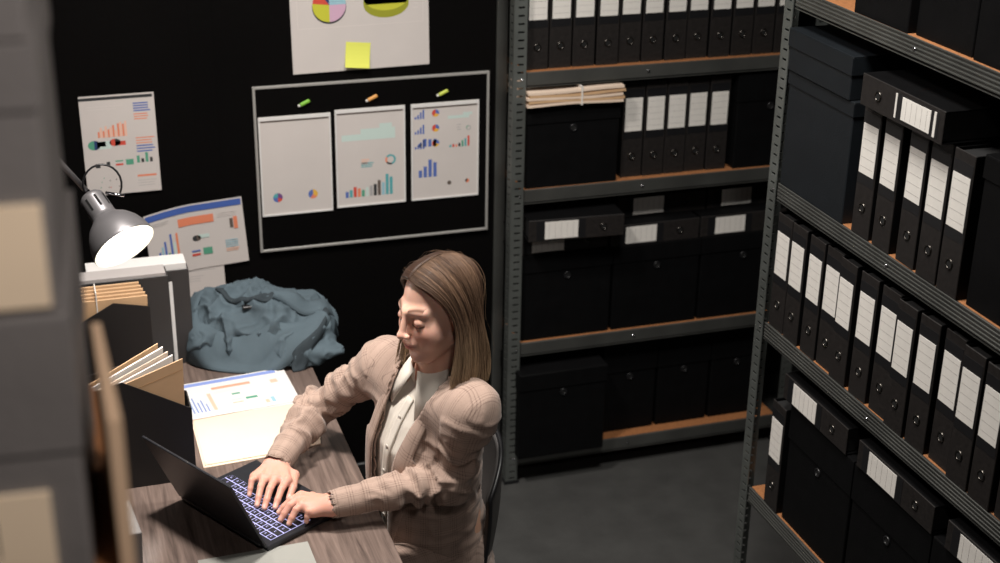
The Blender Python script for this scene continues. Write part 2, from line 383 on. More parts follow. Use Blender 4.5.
# ------------------------------------------------------------------ archive boxes
def archive_box(label, w, d, h, mt, loc, rz=0, ring='ring', lidh=.06, group=None, lab=None):
    """front face at local y=0 facing -y, x from 0 to w"""
    t = thing('archive_box', label, 'box', loc, rz, group)
    m = MB(); m.box(.003, w-.003, .003, d-.003, 0, h-.002, mt, .002); m.build('body', t)
    m = MB()
    m.box(0, w, 0, d, h-.003, h, mt, .001)
    m.box(0, w, 0, .0025, h-lidh, h-.003, mt, .0006); m.box(0, w, d-.0025, d, h-lidh, h-.003, mt, .0006)
    m.box(0, .0025, .0025, d-.0025, h-lidh, h-.003, mt, .0006); m.box(w-.0025, w, .0025, d-.0025, h-lidh, h-.003, mt, .0006)
    m.build('lid', t)
    if ring:
        zr = h-lidh-.02 if h > .2 else h*.3
        m = MB(); m.M = Matrix.Translation((w*.5, .0018, zr)) @ Matrix.Rotation(PI/2, 4, 'X')
        if ring == 'ring': m.lathe([(.008,-.001),(.008,.002),(.010,.0032),(.012,.002),(.012,-.001)], ringm if mt is not black else plastic_d, 18); m.lathe([(0,.0006),(.0082,.0006)], hole, 14)
        m.build('finger_ring', t)
    if lab:
        x0, x1, z0, z1 = lab
        m = MB(); m.box(x0, x1, -.0012, .0028, z0, z1, label_b)
        m.box(x0+(x1-x0)*.62, x0+(x1-x0)*.635, -.0016, -.0011, z0+(z1-z0)*.35, z0+(z1-z0)*.75, c_['dark']); m.build('label', t)['label'] = 'blank buff label'
    return t
bk = 'black boxes on the back shelf'
archive_box('black lidded box on the second back shelf carrying a bundle of envelopes', .315, .33, .272, black, (1.452, 4.108, 1.064))
archive_box('black lidded box at the right end of the second back shelf', .245, .33, .318, black, (2.180, 4.116, 1.064), lidh=.09)
for x, s in ((1.452,'at the left post'), (1.772,'in the middle'), (2.092,'at the right end')):
    archive_box('black lidded box under the lying binders, third back shelf, '+s, .316, .33, .302, black, (x, 4.116, .528), group=bk+' third row')
archive_box('black lidded box with silver ring jutting out on the bottom back shelf', .312, .36, .318, black, (1.432, 4.055, .115))
for x, s in ((1.770,'next to the jutting box'), (1.975,'in the middle'), (2.180,'at the right end')):
    archive_box('narrow black box set back on the bottom back shelf, '+s, .20, .30, .35, black, (x, 4.150, .115), group='narrow boxes on the bottom back shelf', lidh=.12)
for i, x in enumerate((1.455, 1.78, 2.105)):
    archive_box('black lidded box on the topmost back shelf, %s from the left post' % ords[i], .31, .33, .30, black, (x, 4.115, 1.83), group='boxes on the topmost back shelf')
# right shelf boxes (front -x): local x -> -y world
archive_box('large blue-black box at the corner post of the upper right shelf, under a smaller one', .312, .38, .300, blue_black, (1.803, 3.148, 1.378), -PI/2, ring=None, lidh=.035)
archive_box('smaller blue-black box with a deep lid stacked on the large box at the corner post', .300, .33, .105, blue_black, (1.795, 3.150, 1.6785), -PI/2, ring=None, lidh=.045)
archive_box('black box to the right of the five binders on the upper right shelf', .315, .36, .33, black, (1.812, 2.352, 1.378), -PI/2, lidh=.05)
for i, (y, wd) in enumerate(((2.895,.225), (2.662,.21), (2.446,.25), (2.19,.25))):
    archive_box('black archive box on the highest right shelf, %s from the corner post' % ords[i], wd, .34, .33, black, ((1.806, 1.818, 1.812, 1.812)[i], y, 1.878), -PI/2, group='boxes on the highest right shelf')
for i, (y, wd) in enumerate(((2.985,.315), (2.665,.33), (2.33,.33))):
    archive_box('tall black box on the lowest visible right shelf, %s from the lone binder' % ords[i], wd, .36, .346, black, (1.812, y, .474), -PI/2, group='boxes on the lowest visible right shelf', lidh=.10)

# envelope bundle
t = thing('envelope_bundle', 'bundle of tan envelopes in a band on top of a black box', 'envelopes', (1.447, 4.085, 1.3365))
for k in range(5):
    m = MB(); z = k*.0105; dx = [0,.004,-.002,.006,.001][k]; w_ = .318
    n = 12; vs = []; 
    for i in range(n+1):
        u = i/n; bow = .004*math.sin(u*PI*1.2+k)*(1-abs(u-.5)) 
        for yy in (0, .225): vs += [(dx+u*w_, yy+random.uniform(0,.002)*0, z+bow), (dx+u*w_, yy, z+bow+.008)]
    fs = []
    for i in range(n):
        a = i*4; fs += [(a,a+4,a+5,a+1), (a+1,a+5,a+7,a+3), (a+3,a+7,a+6,a+2), (a+2,a+6,a+4,a)]
    fs += [(0,1,3,2), (n*4,n*4+2,n*4+3,n*4+1)]
    m.add(vs, fs, manila if k % 2 else manila_l); m.build('envelope', t)
m = MB(); m.box(.175, .180, -.002, .228, -.001, .058, label_m); m.build('band', t)

# ------------------------------------------------------------------ desk
t = thing('desk', 'grey-brown wooden desk under the laptop against the black wall', 'desk', (.15, 3.25, 0))
m = MB(); m.box(-.55, .53, -.95, .985, .712, .74, wood_m, .0015); m.build('desktop', t)
for x in (-.5, .47):
    for y in (-.88, .93): m = MB(); m.box(x-.025, x+.025, y-.025, y+.025, 0, .712, zinc_d, .003); m.build('leg', t)
for x in (-.5, .47): m = MB(); m.box(x-.012, x+.012, -.855, .905, .66, .711, zinc_d, .002); m.build('apron', t)

# ------------------------------------------------------------------ printed sheets (local x right, z up, facing -y, thickness behind)
class Sheet(MB):
    def __init__(s, w_, h_, pm=paper, T=.0012, curl=0, edge=None):
        super().__init__(); s.w = w_; s.h = h_; s.pm = pm; s.e = .0014 if curl else .0002; s.curl = curl
        nx, nz = (24, 10) if curl else (8, 10); vs = []
        for k in (0, 1):
            for j in range(nz+1):
                for i in range(nx+1): vs.append((w_*i/nx, k*T, h_*j/nz))
        st = (nx+1)*(nz+1); fs = []
        for j in range(nz):
            for i in range(nx):
                a = j*(nx+1)+i; q = (a, a+1, a+nx+2, a+nx+1); fs.append(q); fs.append(tuple(st+x for x in reversed(q)))
        for j in range(nz):
            a = j*(nx+1); fs.append((a, a+nx+1, st+a+nx+1, st+a)); a += nx; fs.append((a+nx+1, a, st+a, st+a+nx+1))
        for i in range(nx):
            a = i; fs.append((a+1, a, st+a, st+a+1)); a = nz*(nx+1)+i; fs.append((a, a+1, st+a+1, st+a))
        s.add(vs, fs, pm, False)
    def rect(s, x, z, w_, h_, k):
        n = max(1, int(w_/.03)); mz = max(1, int(h_/.04)); vs = [(x+w_*i/n, -s.e, z+h_*j/mz) for j in range(mz+1) for i in range(n+1)]
        s.add(vs, [(j*(n+1)+i, j*(n+1)+i+1, (j+1)*(n+1)+i+1, (j+1)*(n+1)+i) for j in range(mz) for i in range(n)], c_[k] if isinstance(k, str) else k)
    def pie(s, x, z, r, parts, r0=0, sq=1, e=None):
        a = PI/2; e = e or s.e
        for fr, k in parts: s.disc((x, -e, z), r, c_[k], a-fr*2*PI, a, 28, r0, sq); a -= fr*2*PI
    def bars(s, x, z, w_, hs, ks, gap=.35):
        n = len(hs); bw = w_/n
        for i, hh in enumerate(hs): s.rect(x+i*bw, z, bw*(1-gap), hh, ks[i % len(ks)])
    def lines(s, x, z, w_, n, dz, k='grey', hh=.0012):
        for i in range(n): s.rect(x, z-i*dz, w_*random.uniform(.7, 1), hh, k)
    def warp(s, fn): s.v = [fn(V(p)) for p in s.v]

YW = 4.2535
# --- big pie chart poster
s = Sheet(.424, .55); s.warp
s.rect(.02, .135, .385, .0015, 'pale'); s.rect(.02, .53, .385, .0015, 'pale'); s.rect(.02, .135, .0015, .395, 'pale'); s.rect(.405, .135, .0015, .395, 'pale')
s.pie(.118, .198, .052, ((1, 'dark'),), e=.00015); s.pie(.118, .203, .051, ((.25,'sky'), (.25,'pink'), (.27,'lime'), (.13,'red'), (.10,'navy')))
s.pie(.292, .196, .070, ((1, 'olive'),), sq=.6, e=.00010); s.rect(.222, .196, .140, .022, 'olive')
s.pie(.292, .218, .070, ((.22,'pink'), (.48,'lime'), (.18,'red'), (.12,'navy')), sq=.6); s.rect(.268,.243,.05,.010,'sky'); 
s.lines(.375, .23, .02, 5, .013, 'pale', .002)
s.bars(.05, .32, .14, (.05,.08,.11,.07,.13), ('blue','teal')); s.bars(.23, .32, .14, (.1,.06,.12,.09), ('orange','yellow')); s.lines(.05, .5, .3, 4, .012)
tag(s.build('wall_chart', None, (.757, YW, 1.447), (0, -.012, 0)), 'large white printed chart sheet with two pie charts above the framed board', 'poster')
m = MB(); n = 6; vs = []
for j in range(n+1):
    for i in (0, 1): u = j/n; vs.append((i*.076, -.012*(1-u)**2*1.0-.0006, u*.076)); 
vs += [(x, y-.0004, z) for x, y, z in vs]
fs = [(2*j, 2*j+2, 2*j+3, 2*j+1) for j in range(n)]; fs += [tuple(2*(n+1)+q for q in reversed(f)) for f in fs]
m.add(vs, fs, sticky); m.box(.004, .072, -.0005, 0, .06, .07, sticky)
tag(m.build('sticky_note', None, (.913, YW-.0008, 1.462), (0, .10, 0)), 'yellow sticky note on the big pie chart sheet', 'sticky note')

# --- framed board with three sleeves
t = thing('notice_board', 'black notice board with thin pale frame holding three document sleeves', 'notice board', (.634, 4.2535, .891))
m = MB(); m.box(0, .736, -.006, 0, 0, .524, wallm); m.build('panel', t)
for a in ((-.004, .004, -.004, .528), (.732, .740, -.004, .528)): m = MB(); m.box(a[0], a[1], -.010, 0, a[2], a[3], alu, .001); m.build('frame', t)
for z0 in (-.004, .520): m = MB(); m.box(.004, .732, -.010, 0, z0, z0+.008, alu, .001); m.build('frame', t)
def sleeve(x, z, fill, label):
    s = Sheet(.222, .318, paper); fill(s)
    o = tag(s.build('document_sleeve', None, (x, 4.2445, z)), label, 'document sleeve', 'document sleeves on the framed board')
    m = MB(); W, H = .222, .318
    for a in ((0,.005,0,H), (W-.005,W,0,H), (.005,W-.005,0,.006), (.005,W-.005,H-.012,H)): m.box(a[0], a[1], -.003, -.0008, a[2], a[3], paper_b, .0006)
    m.box(.008, W-.008, -.0016, -.0008, H-.016, H-.013, c_['brown']); m.build('frame', o); return o
def f1(s):
    s.pie(.050, .058, .015, ((.3,'purple'),(.2,'red'),(.25,'blue'),(.25,'teal'))); s.pie(.160, .060, .015, ((.35,'yellow'),(.25,'orange'),(.4,'blue')))
    s.lines(.035, .085, .03, 2, .006, 'pale'); s.lines(.145, .088, .03, 2, .006, 'pale')
def f2(s):
    s.rect(.02, .215, .17, .020, 'mint'); s.rect(.08, .235, .11, .016, 'mint'); s.rect(.14,.251,.04,.014,'mint')
    s.pie(.174, .145, .017, ((.45,'teal'),(.2,'dark'),(.2,'orange'),(.15,'teal')), r0=.011)
    s.lines(.08, .150, .03, 3, .006, 'peach', .003); s.lines(.08, .138, .04, 3, .006, 'teal', .003)
    s.bars(.028, .030, .155, (.02,.025,.034,.028,.022,.030,.034,.038,.050,.042,.068,.058), ('blue','teal','red','orange','green','mint','grey','dark','brown','sky','teal','teal'), .25)
def f3(s):
    for k in range(3):
        s.bars(.012, .268-k*.049, .034, (.008,.014,.022,.030), ('blue',)); s.pie(.080, .284-k*.049, .012, ((.3,'blue'),(.3,'yellow'),(.4,'red')))
    s.bars(.024, .176, .064, (.012,.026,.024,.024), ('blue',)); s.bars(.024, .075, .064, (.024,.036,.058,.048), ('blue',), .3)
    s.rect(.12, .262, .07, .010, 'mint'); s.rect(.17, .272, .03, .008, 'mint'); s.lines(.15, .24, .014, 3, .008, 'grey', .002); s.pie(.188, .228, .008, ((.7,'grey'),(.3,'green')), r0=.005)
    s.bars(.125, .168, .07, (.008,.010,.008,.012,.020,.026,.034), ('teal','red','orange','dark','green')); s.pie(.125,.05,.007,((1,'brown'),)); s.pie(.185,.052,.007,((.6,'orange'),(.4,'dark')))
sleeve(.642, 1.006, f1, 'white document sleeve with two small pie charts, left on the framed board')
sleeve(.877, 1.012, f2, 'white document sleeve with teal bar chart, middle of the framed board')
sleeve(1.118, 1.012, f3, 'white document sleeve with blue bar charts, right on the framed board')
for x, mt_, nm in ((.790, green, 'green clip on the framed board above the left sleeve'), (1.000, orange_mg, 'orange clip on the framed board above the middle sleeve'), (1.226, lime, 'yellow-green clip on the framed board above the right sleeve')):
    m = MB(); m.M = Matrix.Rotation(-.42, 4, 'Y'); m.box(-.020, .013, -.010, 0, -.0055, .0055, mt_, .003)
    o = m.build('magnet_clip', None, (x, 4.2475, 1.362)); tag(o, nm, 'clip', 'clips on the framed board')
    m = MB(); m.M = Matrix.Rotation(-.42, 4, 'Y'); m.box(-.027, -.019, -.008, -.0005, -.004, .004, label_m, .002); m.build('tip', o)

# --- hanging report at left (portrait, with dark top rail) and blue-header sheet
def rep(s, W, H):
    s.lines(.02, H-.022, .11, 2, .008, 'pale')
    s.bars(.045, H-.115, .085, [.018,.03,.02,.034,.024,.03,.036,.02,.04,.044,.038,.046], ('orange','peach'), .2)
    s.lines(W-.062, H-.02, .055, 4, .0075, 'blue', .004); s.lines(W-.062, H-.052, .05, 3, .0075, 'orange', .003)
    s.lines(W-.062, H-.125, .055, 3, .008, 'orange', .003); s.lines(W-.062, H-.15, .055, 3, .0085, 'blue', .004)
    s.pie(.032, .155, .018, ((.5,'navy'),(.5,'green')), sq=.8); s.rect(.04, .142, .04, .024, 'mint'); s.rect(.045,.15,.02,.015,'green')
    s.pie(.092, .160, .016, ((.5,'dark'),(.5,'red')), sq=.7); s.rect(.092, .150, .03, .013, 'red')
    s.rect(.030, .085, .014, .013, 'dark'); s.rect(.062, .09, .01, .012, 'dark'); s.rect(.088,.10,.022,.004,'green'); s.rect(.088,.088,.022,.006,'red'); s.rect(.118, .088, .022, .017, 'green')
    s.bars(.150, .092, .05, (.022,.012,.03,.014), ('green','dark')); s.rect(.148, .048, .055, .006, 'orange'); s.lines(.148, .036, .055, 3, .008)
    for k in range(8): s.rect(random.uniform(.03,.1), random.uniform(.02,.06), .003, .003, random.choice(('dark','red','green')))
W_, H_ = .214, .304
s = Sheet(W_, H_); s.rect(0, H_-.014, W_-.005, .009, 'dark'); rep(s, W_, H_-.012)
o = tag(s.build('report_sheet', None, (.130, YW-.002, 1.120), (0, -.004, 0)), 'white portrait chart report hanging on the wall above the desk lamp', 'report')
s = Sheet(.300, .214, curl=1); s.rect(.004, .190, .292, .020, 'header'); s.rect(.100, .148, .108, .026, 'orange'); 
s.bars(.022, .055, .075, (.015,.03,.045,.06,.02,.08,.05,.078), ('sky','blue','sky','blue','green','blue','mint','orange'), .3)
s.pie(.150,.102,.013,((.5,'brown'),(.5,'dark')), sq=.7); s.rect(.155,.100,.034,.012,'mint'); s.rect(.130,.058,.026,.005,'blue'); s.rect(.130,.045,.026,.007,'red'); s.rect(.165,.045,.028,.022,'green')
s.rect(.255,.12,.010,.03,'brown'); s.rect(.267,.115,.012,.04,'orange'); s.lines(.235,.078,.045,4,.007,'sky',.003); s.lines(.235,.05,.045,2,.006,'peach',.003); s.lines(.012,.178,.07,2,.006); s.lines(.22,.172,.06,3,.006,'pale')
s.warp(lambda p: (p.x, p.y-.018*max(0,(.10-p.x)/.10)**1.5, p.z-.012*max(0,(.14-p.x)/.14)))
tag(s.build('report_sheet', None, (.294, YW-.004, .845), (0, -.062, 0)), 'white landscape report with blue header on the wall above the backpack', 'report')
s = Sheet(.122, .185); s.lines(.01, .135, .05, 2, .008); s.lines(.01, .115, .085, 2, .012, 'grey'); s.lines(.01, .085, .05, 3, .008); s.lines(.01,.05,.07,3,.009,'pale')
tag(s.build('paper_sheet', None, (.396, YW-.0016, .7415), (0, -.03, 0)), 'small white typed sheet on the wall under the blue-header report', 'paper')

# ------------------------------------------------------------------ things on the desk
DT = .7405
def magazine_file(label, x0, x1, y0, y1, prof, th=.003):
    """prof: list of (fraction of width, height) along the slanted top of the wide sides"""
    t = thing('magazine_file', label, 'magazine file', ((x0+x1)/2, (y0+y1)/2, DT)); hw = (x1-x0)/2; hd = (y1-y0)/2
    poly = [(-hw, 0), (hw, 0)]+[(-hw+2*hw*u, h) for u, h in prof]
    for ya in (-hd, hd-th): m = MB(); m.prism(poly, ya, ya+th, mat('soft_black_card', (36, 34, 34), .5, spec=.35, var=.1)); m.build('side_panel', t)
    m = MB(); m.box(-hw, hw, -hd+th, hd-th, 0, th, mat('soft_black_card', (36, 34, 34), .5, spec=.35, var=.1)); m.build('base_panel', t)
    m = MB(); m.box(-hw, -hw+th, -hd+th, hd-th, th, prof[-1][1], mat('soft_black_card', (36, 34, 34), .5, spec=.35, var=.1)); m.build('end_panel', t)
    m = MB(); m.box(hw-th, hw, -hd+th, hd-th, th, prof[0][1], mat('soft_black_card', (36, 34, 34), .5, spec=.35, var=.1)); m.build('end_panel', t)
    return t
magazine_file('black magazine file full of manila folders beside the open laptop', .022, .287, 3.180, 3.275, [(1,.196),(.97,.200),(.41,.287),(0,.262)])
def folder(x0, x1, y, z1, mt, label, lean=0, rot=0, th=.0035, group='folders in the near magazine file', tab=True, dz=0):
    m = MB(); W = x1-x0; H = z1-DT-.004
    poly = [(0,0),(W-.012,0),(W-.004 if dz else W,H),(0,H-dz)]
    m.prism(poly, 0, th, mt)
    if tab: m.prism([(W*.05,H-.028-dz*.9),(W-.006,H-.028),(W-.006,H-.0272),(W*.05,H-.0272-dz*.9)], -.0003, 0, mat('fold_crease', (170,132,88)))
    return tag(m.build('folder', None, (x0, y, DT+.0035), (lean, rot, 0)), label, 'folder', group)
folder(.030, .279, 3.186, 1.068, manila, 'manila folder standing foremost in the near magazine file', 0, 0, dz=.085)
for i, (dy, z, mt_, s_) in enumerate(((.014, 1.022, paper_b, 'white paper wad right behind the foremost manila folder'), (.024, 1.028, manila_l, 'pale folder between white papers in the near magazine file'), (.034, 1.036, paper_b, 'white paper wad behind the pale folder in the near magazine file'), (.050, 1.040, manila, 'rearmost manila folder in the near magazine file'))):
    folder(.032, .258-.010*i, 3.186+dy, z+.052, mt_, s_, 0, 0, .006 if mt_ is paper_b else .004, tab=False, dz=.10)
magazine_file('black magazine file with banded tan folders on the far left of the desk', -.005, .240, 3.640, 3.725, [(1,.272),(.62,.292),(0,.21)])
for i in range(5):
    folder(.004, .236-(.004*i), 3.646+i*.012, 1.042+i*.005, manila, 'tan folder in the far magazine file, %s from the front' % ords[i], 0, 0, .009, 'tan folders in the far magazine file', tab=False)
m = MB(); m.box(.104, .107, 3.6435, 3.7095, 1.00, 1.0655, label_m); tag(m.build('rubber_band'), 'pale rubber band around the tan folders in the far magazine file', 'rubber band')
# tall binders behind
def desk_binder(label, x0, x1, y0, y1, z1, topm, ztop):
    t = thing('box_file', label, 'box file', ((x0+x1)/2, (y0+y1)/2, DT)); a, b = (x1-x0)/2, (y1-y0)/2; h = z1-DT; T = .004
    for ya in (-b, b-T): m = MB(); m.box(-a, a, ya, ya+T, 0, h, mat('charcoal_card', (50,48,48), .5, var=.1), .001); m.build('cover', t)
    m = MB(); m.box(a-T, a, -b+T, b-T, 0, h, MATS['charcoal_card'], .001); m.build('spine', t)
    m = MB(); m.box(-a+.002, a-T-.001, -b+T+.001, b-T-.001, 0, h+ztop, topm, .001); m.build('page_block', t)
    m = MB(); m.M = Matrix.Translation((a+.0005, 0, .07)) @ Matrix.Rotation(PI/2, 4, 'Y'); m.lathe([(0,.0005),(.006,.0005)], hole, 12); m.lathe([(.006,0),(.006,.002),(.009,.002),(.009,0)], ringm, 16); m.build('finger_ring', t)
    return t
desk_binder('charcoal box file with pale page edges standing behind the banded folders', .02, .300, 3.735, 3.805, 1.056, mat('page_edge', (176,170,168), .8, var=.05, vscale=60, stretch=(1,30,1)), .008)
desk_binder('charcoal box file topped with white papers, rearmost by the wall', .09, .366, 3.835, 3.915, 1.028, paper_b, .018)
s = Sheet(.010, .26, paper_b); o = tag(s.build('paper_sheet', None, (.308, 3.818, DT), (0, 0, .25)), 'white sheet edge standing between the two charcoal box files', 'paper')
# loose grey file in the lower left
m = MB(); m.box(-.016, .016, -.07, .07, 0, .16, box_g, .002); o = m.build('card_wallet', None, (.093, 2.79, DT), (0, .05, .1)); tag(o, 'pale grey card wallet standing on the desk edge near the wooden shelf end', 'card wallet')

# documents on the desk: manila folder, printed report
def flat(o, loc, rz): o.rotation_euler = (-PI/2, 0, rz); o.location = loc
m = MB()
q = [(.309,3.222),(.50,3.235),(.612,3.262),(.640,3.40),(.622,3.50),(.31,3.50)]
m.prismz([(x-.45,y-3.35) for x, y in q], 0, .003, manila_l); m.prismz([(-.136,-.118),(.045,-.108),(.142,-.085),(.160,.145),(-.135,.15)], .003, .0055, manila_l)
tag(m.build('folder', None, (.45,3.35,DT), (0,0,0)), 'pale manila folder lying open on the desk under the printed report', 'folder')
s = Sheet(.297, .210, paper_b, .0008)
s.rect(.004, .186, .287, .018, mat('ink_soft_blue', (132, 152, 212), .8)); s.rect(.100, .148, .108, .014, mat('ink_soft_orange', (234, 160, 134), .8)); s.rect(.262,.13,.02,.02,'peach')
s.bars(.015, .03, .06, (.10,.08,.09,.06,.07,.045), (mat('ink_pale_blue',(130,150,200),.8),), .55); s.rect(.08,.03,.010,.1,'peach'); s.rect(.145,.100,.022,.009,'green'); s.rect(.135,.065,.03,.01,'mint'); s.rect(.175,.062,.032,.012,'green'); s.rect(.135,.05,.03,.006,'peach'); s.lines(.10,.13,.09,2,.006,'pale'); s.lines(.225,.10,.05,5,.01,'pale')
s.bars(.22, .02, .05, (.02,.03,.024), ('peach','sky','mint')); s.lines(.1,.03,.1,2,.008,'pale')
o = s.build('report_sheet'); flat(o, (.300, 3.470, DT+.0080), .10); tag(o, 'printed colour report with blue header lying on the manila folder', 'report')
s = Sheet(.290, .205, paper_b, .0010); o = s.build('paper_sheet'); flat(o, (.318, 3.478, DT+.0062), .05); tag(o, 'plain white page peeking out beneath the printed colour report', 'paper')
# sheet at the bottom of the photo
s = Sheet(.25, .16, mat('grey_folder', (150,150,144), .6), .002); o = s.build('document_wallet'); flat(o, (.245, 2.660, DT+.003), .02); tag(o, 'grey document wallet lying on the desk in front of the laptop', 'document wallet')

# ------------------------------------------------------------------ laptop
Dp, Cp, Up = V((.2376,3.0927,DT)), V((.3979,2.8092,DT)), V((.4371,3.2105,DT))
lx = (Cp-Dp).normalized(); ly = (Up-Dp); ly = (ly-lx*ly.dot(lx)).normalized()      # x along hinge, y to the user
LW, LD = .326, .230
lt = thing('laptop', 'open dark grey laptop with glowing keyboard under the typing hands', 'laptop', tuple(Dp), math.atan2(lx.y, lx.x))
# local: x along hinge, y towards user is +y if right handed
sgn = 1 if lx.cross(ly).z > 0 else -1
m = MB(); y0, y1 = sorted((0, sgn*LD)); m.box(0, LW, y0, y1, .003, .0155, lap_m, .002)
for x in (.03, LW-.03):
    for yy in (.03, LD-.03): m.box(x-.008, x+.008, *sorted((sgn*(yy-.004), sgn*(yy+.004))), 0, .004, plastic_d)
base = m.build('base', lt)
m = MB(); m.box(.016, LW-.016, *sorted((sgn*.022, sgn*.140)), .0155, .0160, glow); m.build('backlight', base)['label'] = 'lavender glowing keyboard backlight'
m = MB(); m.box(.10, .225, *sorted((sgn*.148, sgn*.222)), .0155, .0159, lap_m, .0001); m.build('touchpad', base)
kd = {}
def key(w_):
    if w_ not in kd:
        m = MB(); m.box(.0017, w_-.0017, -.0080, .0080, .0160, .0178, key_m, .0006)
        gx = w_/2-.002; m.box(gx, gx+.0012, -.003, .003, .0178, .01785, glow); m.box(gx+.0012, gx+.004, -.003, -.0018, .0178, .01785, glow); m.box(gx+.0012, gx+.0034, .0012, .0022, .0178, .01785, glow)
        kd[w_] = (m.build('key', base), [0])
        return kd[w_][0]
    c = kd[w_][0].copy(); COL.objects.link(c); return c
rows = [[.0196]*15, [.0196]*13+[.0392], [.0294]+[.0196]*12+[.0294], [.0343]+[.0196]*11+[.0441], [.0441]+[.0196]*10+[.0539], [.0245]*3+[.1225]+[.0245]*2+[.0196]*2]
for r, row in enumerate(rows):
    x = .0165
    for wk in row:
        k = key(wk); k.location = (x if sgn < 0 else x, sgn*(.0315+r*.0198), 0); x += wk
# lid: leans back, top edge at measured A,B
A_ = V((.1705,3.045,.936)); up_l = (A_-Dp-V((0,0,.014))); up_l = (up_l-lx*up_l.dot(lx)).normalized()
m = MB(); m.box(0, LW, -.003, .003, 0, .216, lap_m, .0015)
lid = m.build('lid', lt)
inv = Matrix.Rotation(-math.atan2(lx.y, lx.x), 3, 'Z')
ul = inv @ up_l; yl = ul.cross(V((1,0,0)))
lid.matrix_local = Matrix(((1, yl.x, ul.x, 0), (0, yl.y, ul.y, -sgn*.002), (0, yl.z, ul.z, .0145), (0,0,0,1)))
side = 1 if (yl.y*sgn) > 0 else -1
m = MB(); m.box(.008, LW-.008, *sorted((side*.003, side*.0035)), .012, .208, mat('screen_glass', (14,14,18), .15, emit=(90,100,130), estr=.25)); m.build('screen', lid)
m = MB(); m.tube([(.02,-sgn*.003,.0135),(LW-.02,-sgn*.003,.0135)], .005, plastic_d, 10); m.build('hinge', lt)

# ------------------------------------------------------------------ desk lamp
LC = V((.177, 3.40, 1.283)); ax = V((.40, -.70, -.60)).normalized()
t = thing('desk_lamp', 'grey metal desk lamp with bell shade shining over the desk', 'lamp', (.010, 3.50, DT))
O = V((.010, 3.50, DT))
def orient(z, c):                                  # local +z -> z
    x = z.orthogonal().normalized(); y = z.cross(x); return Matrix(((x.x,y.x,z.x,c.x),(x.y,y.y,z.y,c.y),(x.z,y.z,z.z,c.z),(0,0,0,1)))
MM = orient(ax, LC-O)
m = MB(); m.M = MM
m.lathe([(.0795,0),(.0805,-.002),(.0795,-.010),(.076,-.028),(.068,-.050),(.055,-.070),(.040,-.084),(.032,-.092),(.0315,-.10),(.031,-.150),(.030,-.156),(.024,-.163),(0,-.165)], lamp_m, 48)
for k in range(8):
    a = k*PI/4; p = V((.0312*math.cos(a), .0312*math.sin(a), 0)); q = V((.0318*math.cos(a), .0318*math.sin(a), 0)); tg = V((-math.sin(a), math.cos(a), 0))*.003
    m.add([p-tg+V((0,0,-.112)), p+tg+V((0,0,-.112)), q+tg+V((0,0,-.112)), q-tg+V((0,0,-.112)), p-tg+V((0,0,-.146)), p+tg+V((0,0,-.146)), q+tg+V((0,0,-.146)), q-tg+V((0,0,-.146))], [(0,1,2,3),(7,6,5,4),(3,2,6,7)], hole)
sh = m.build('lamp_shade', t)
m = MB(); m.M = MM; m.lathe([(.0790,0),(.0775,-.010),(.074,-.028),(.066,-.049),(.053,-.068),(.038,-.080),(.0,-.084)], lamp_in, 48); m.build('reflector', sh)
m = MB(); m.M = MM; m.lathe([(0,-.012),(.02,-.013),(.034,-.022),(.038,-.036),(.032,-.052),(.018,-.066),(.014,-.080)], bulb_m, 24); m.build('bulb', sh)
J2 = LC - ax*.14 + V((-.015,.03,.02)); J1 = V((.012, 3.52, 1.60)); 
m = MB(); m.tube([(.010-O.x,3.50-O.y,.03),(.012-O.x,3.52-O.y,J1.z-O.z)], .008, lamp_m, 12); m.build('lower_arm', t)
m = MB(); m.tube([J1-O, V((.030,3.515,1.50))-O, J2-O], .007, lamp_m, 12); m.build('upper_arm', t)
m = MB(); m.M = Matrix.Translation(J1-O) @ Matrix.Rotation(PI/2, 4, 'X'); m.lathe([(0,-.014),(.014,-.014),(.014,.014),(0,.014)], plastic_d, 20); m.build('joint', t)
m = MB(); m.tube([J2-O, LC-ax*.10-O], .009, chrome, 10); m.tube([LC-ax*.12+V((.02,.03,.03))-O, LC-ax*.10+V((.055,.03,.035))-O], .004, chrome, 8); m.build('swivel', t)
m = MB(); m.lathe([(0,0),(.075,0),(.078,.004),(.076,.014),(.03,.020),(.014,.024),(.012,.04),(0,.04)], lamp_m, 40); m.build('base', t)
pts = []
for k in range(15):
    a = -.5+k/14*PI*1.25; pts.append(LC-O-ax*.16+V((.030+.046*math.cos(a), .0, .028+.052*math.sin(a))))
m = MB(); m.tube(pts, .0026, plastic_d, 8); m.build('cord', t)
# the lamp's own light
l = bpy.data.lights.new('lamp_light', 'SPOT'); l.energy = 6; l.spot_size = math.radians(125); l.spot_blend = .6; l.shadow_soft_size = .035; l.color = (1,.93,.86)
o = bpy.data.objects.new('lamp_light', l); COL.objects.link(o); o.parent = t; o.location = LC+ax*.004-O; o.rotation_euler = ax.to_track_quat('-Z','Y').to_euler()
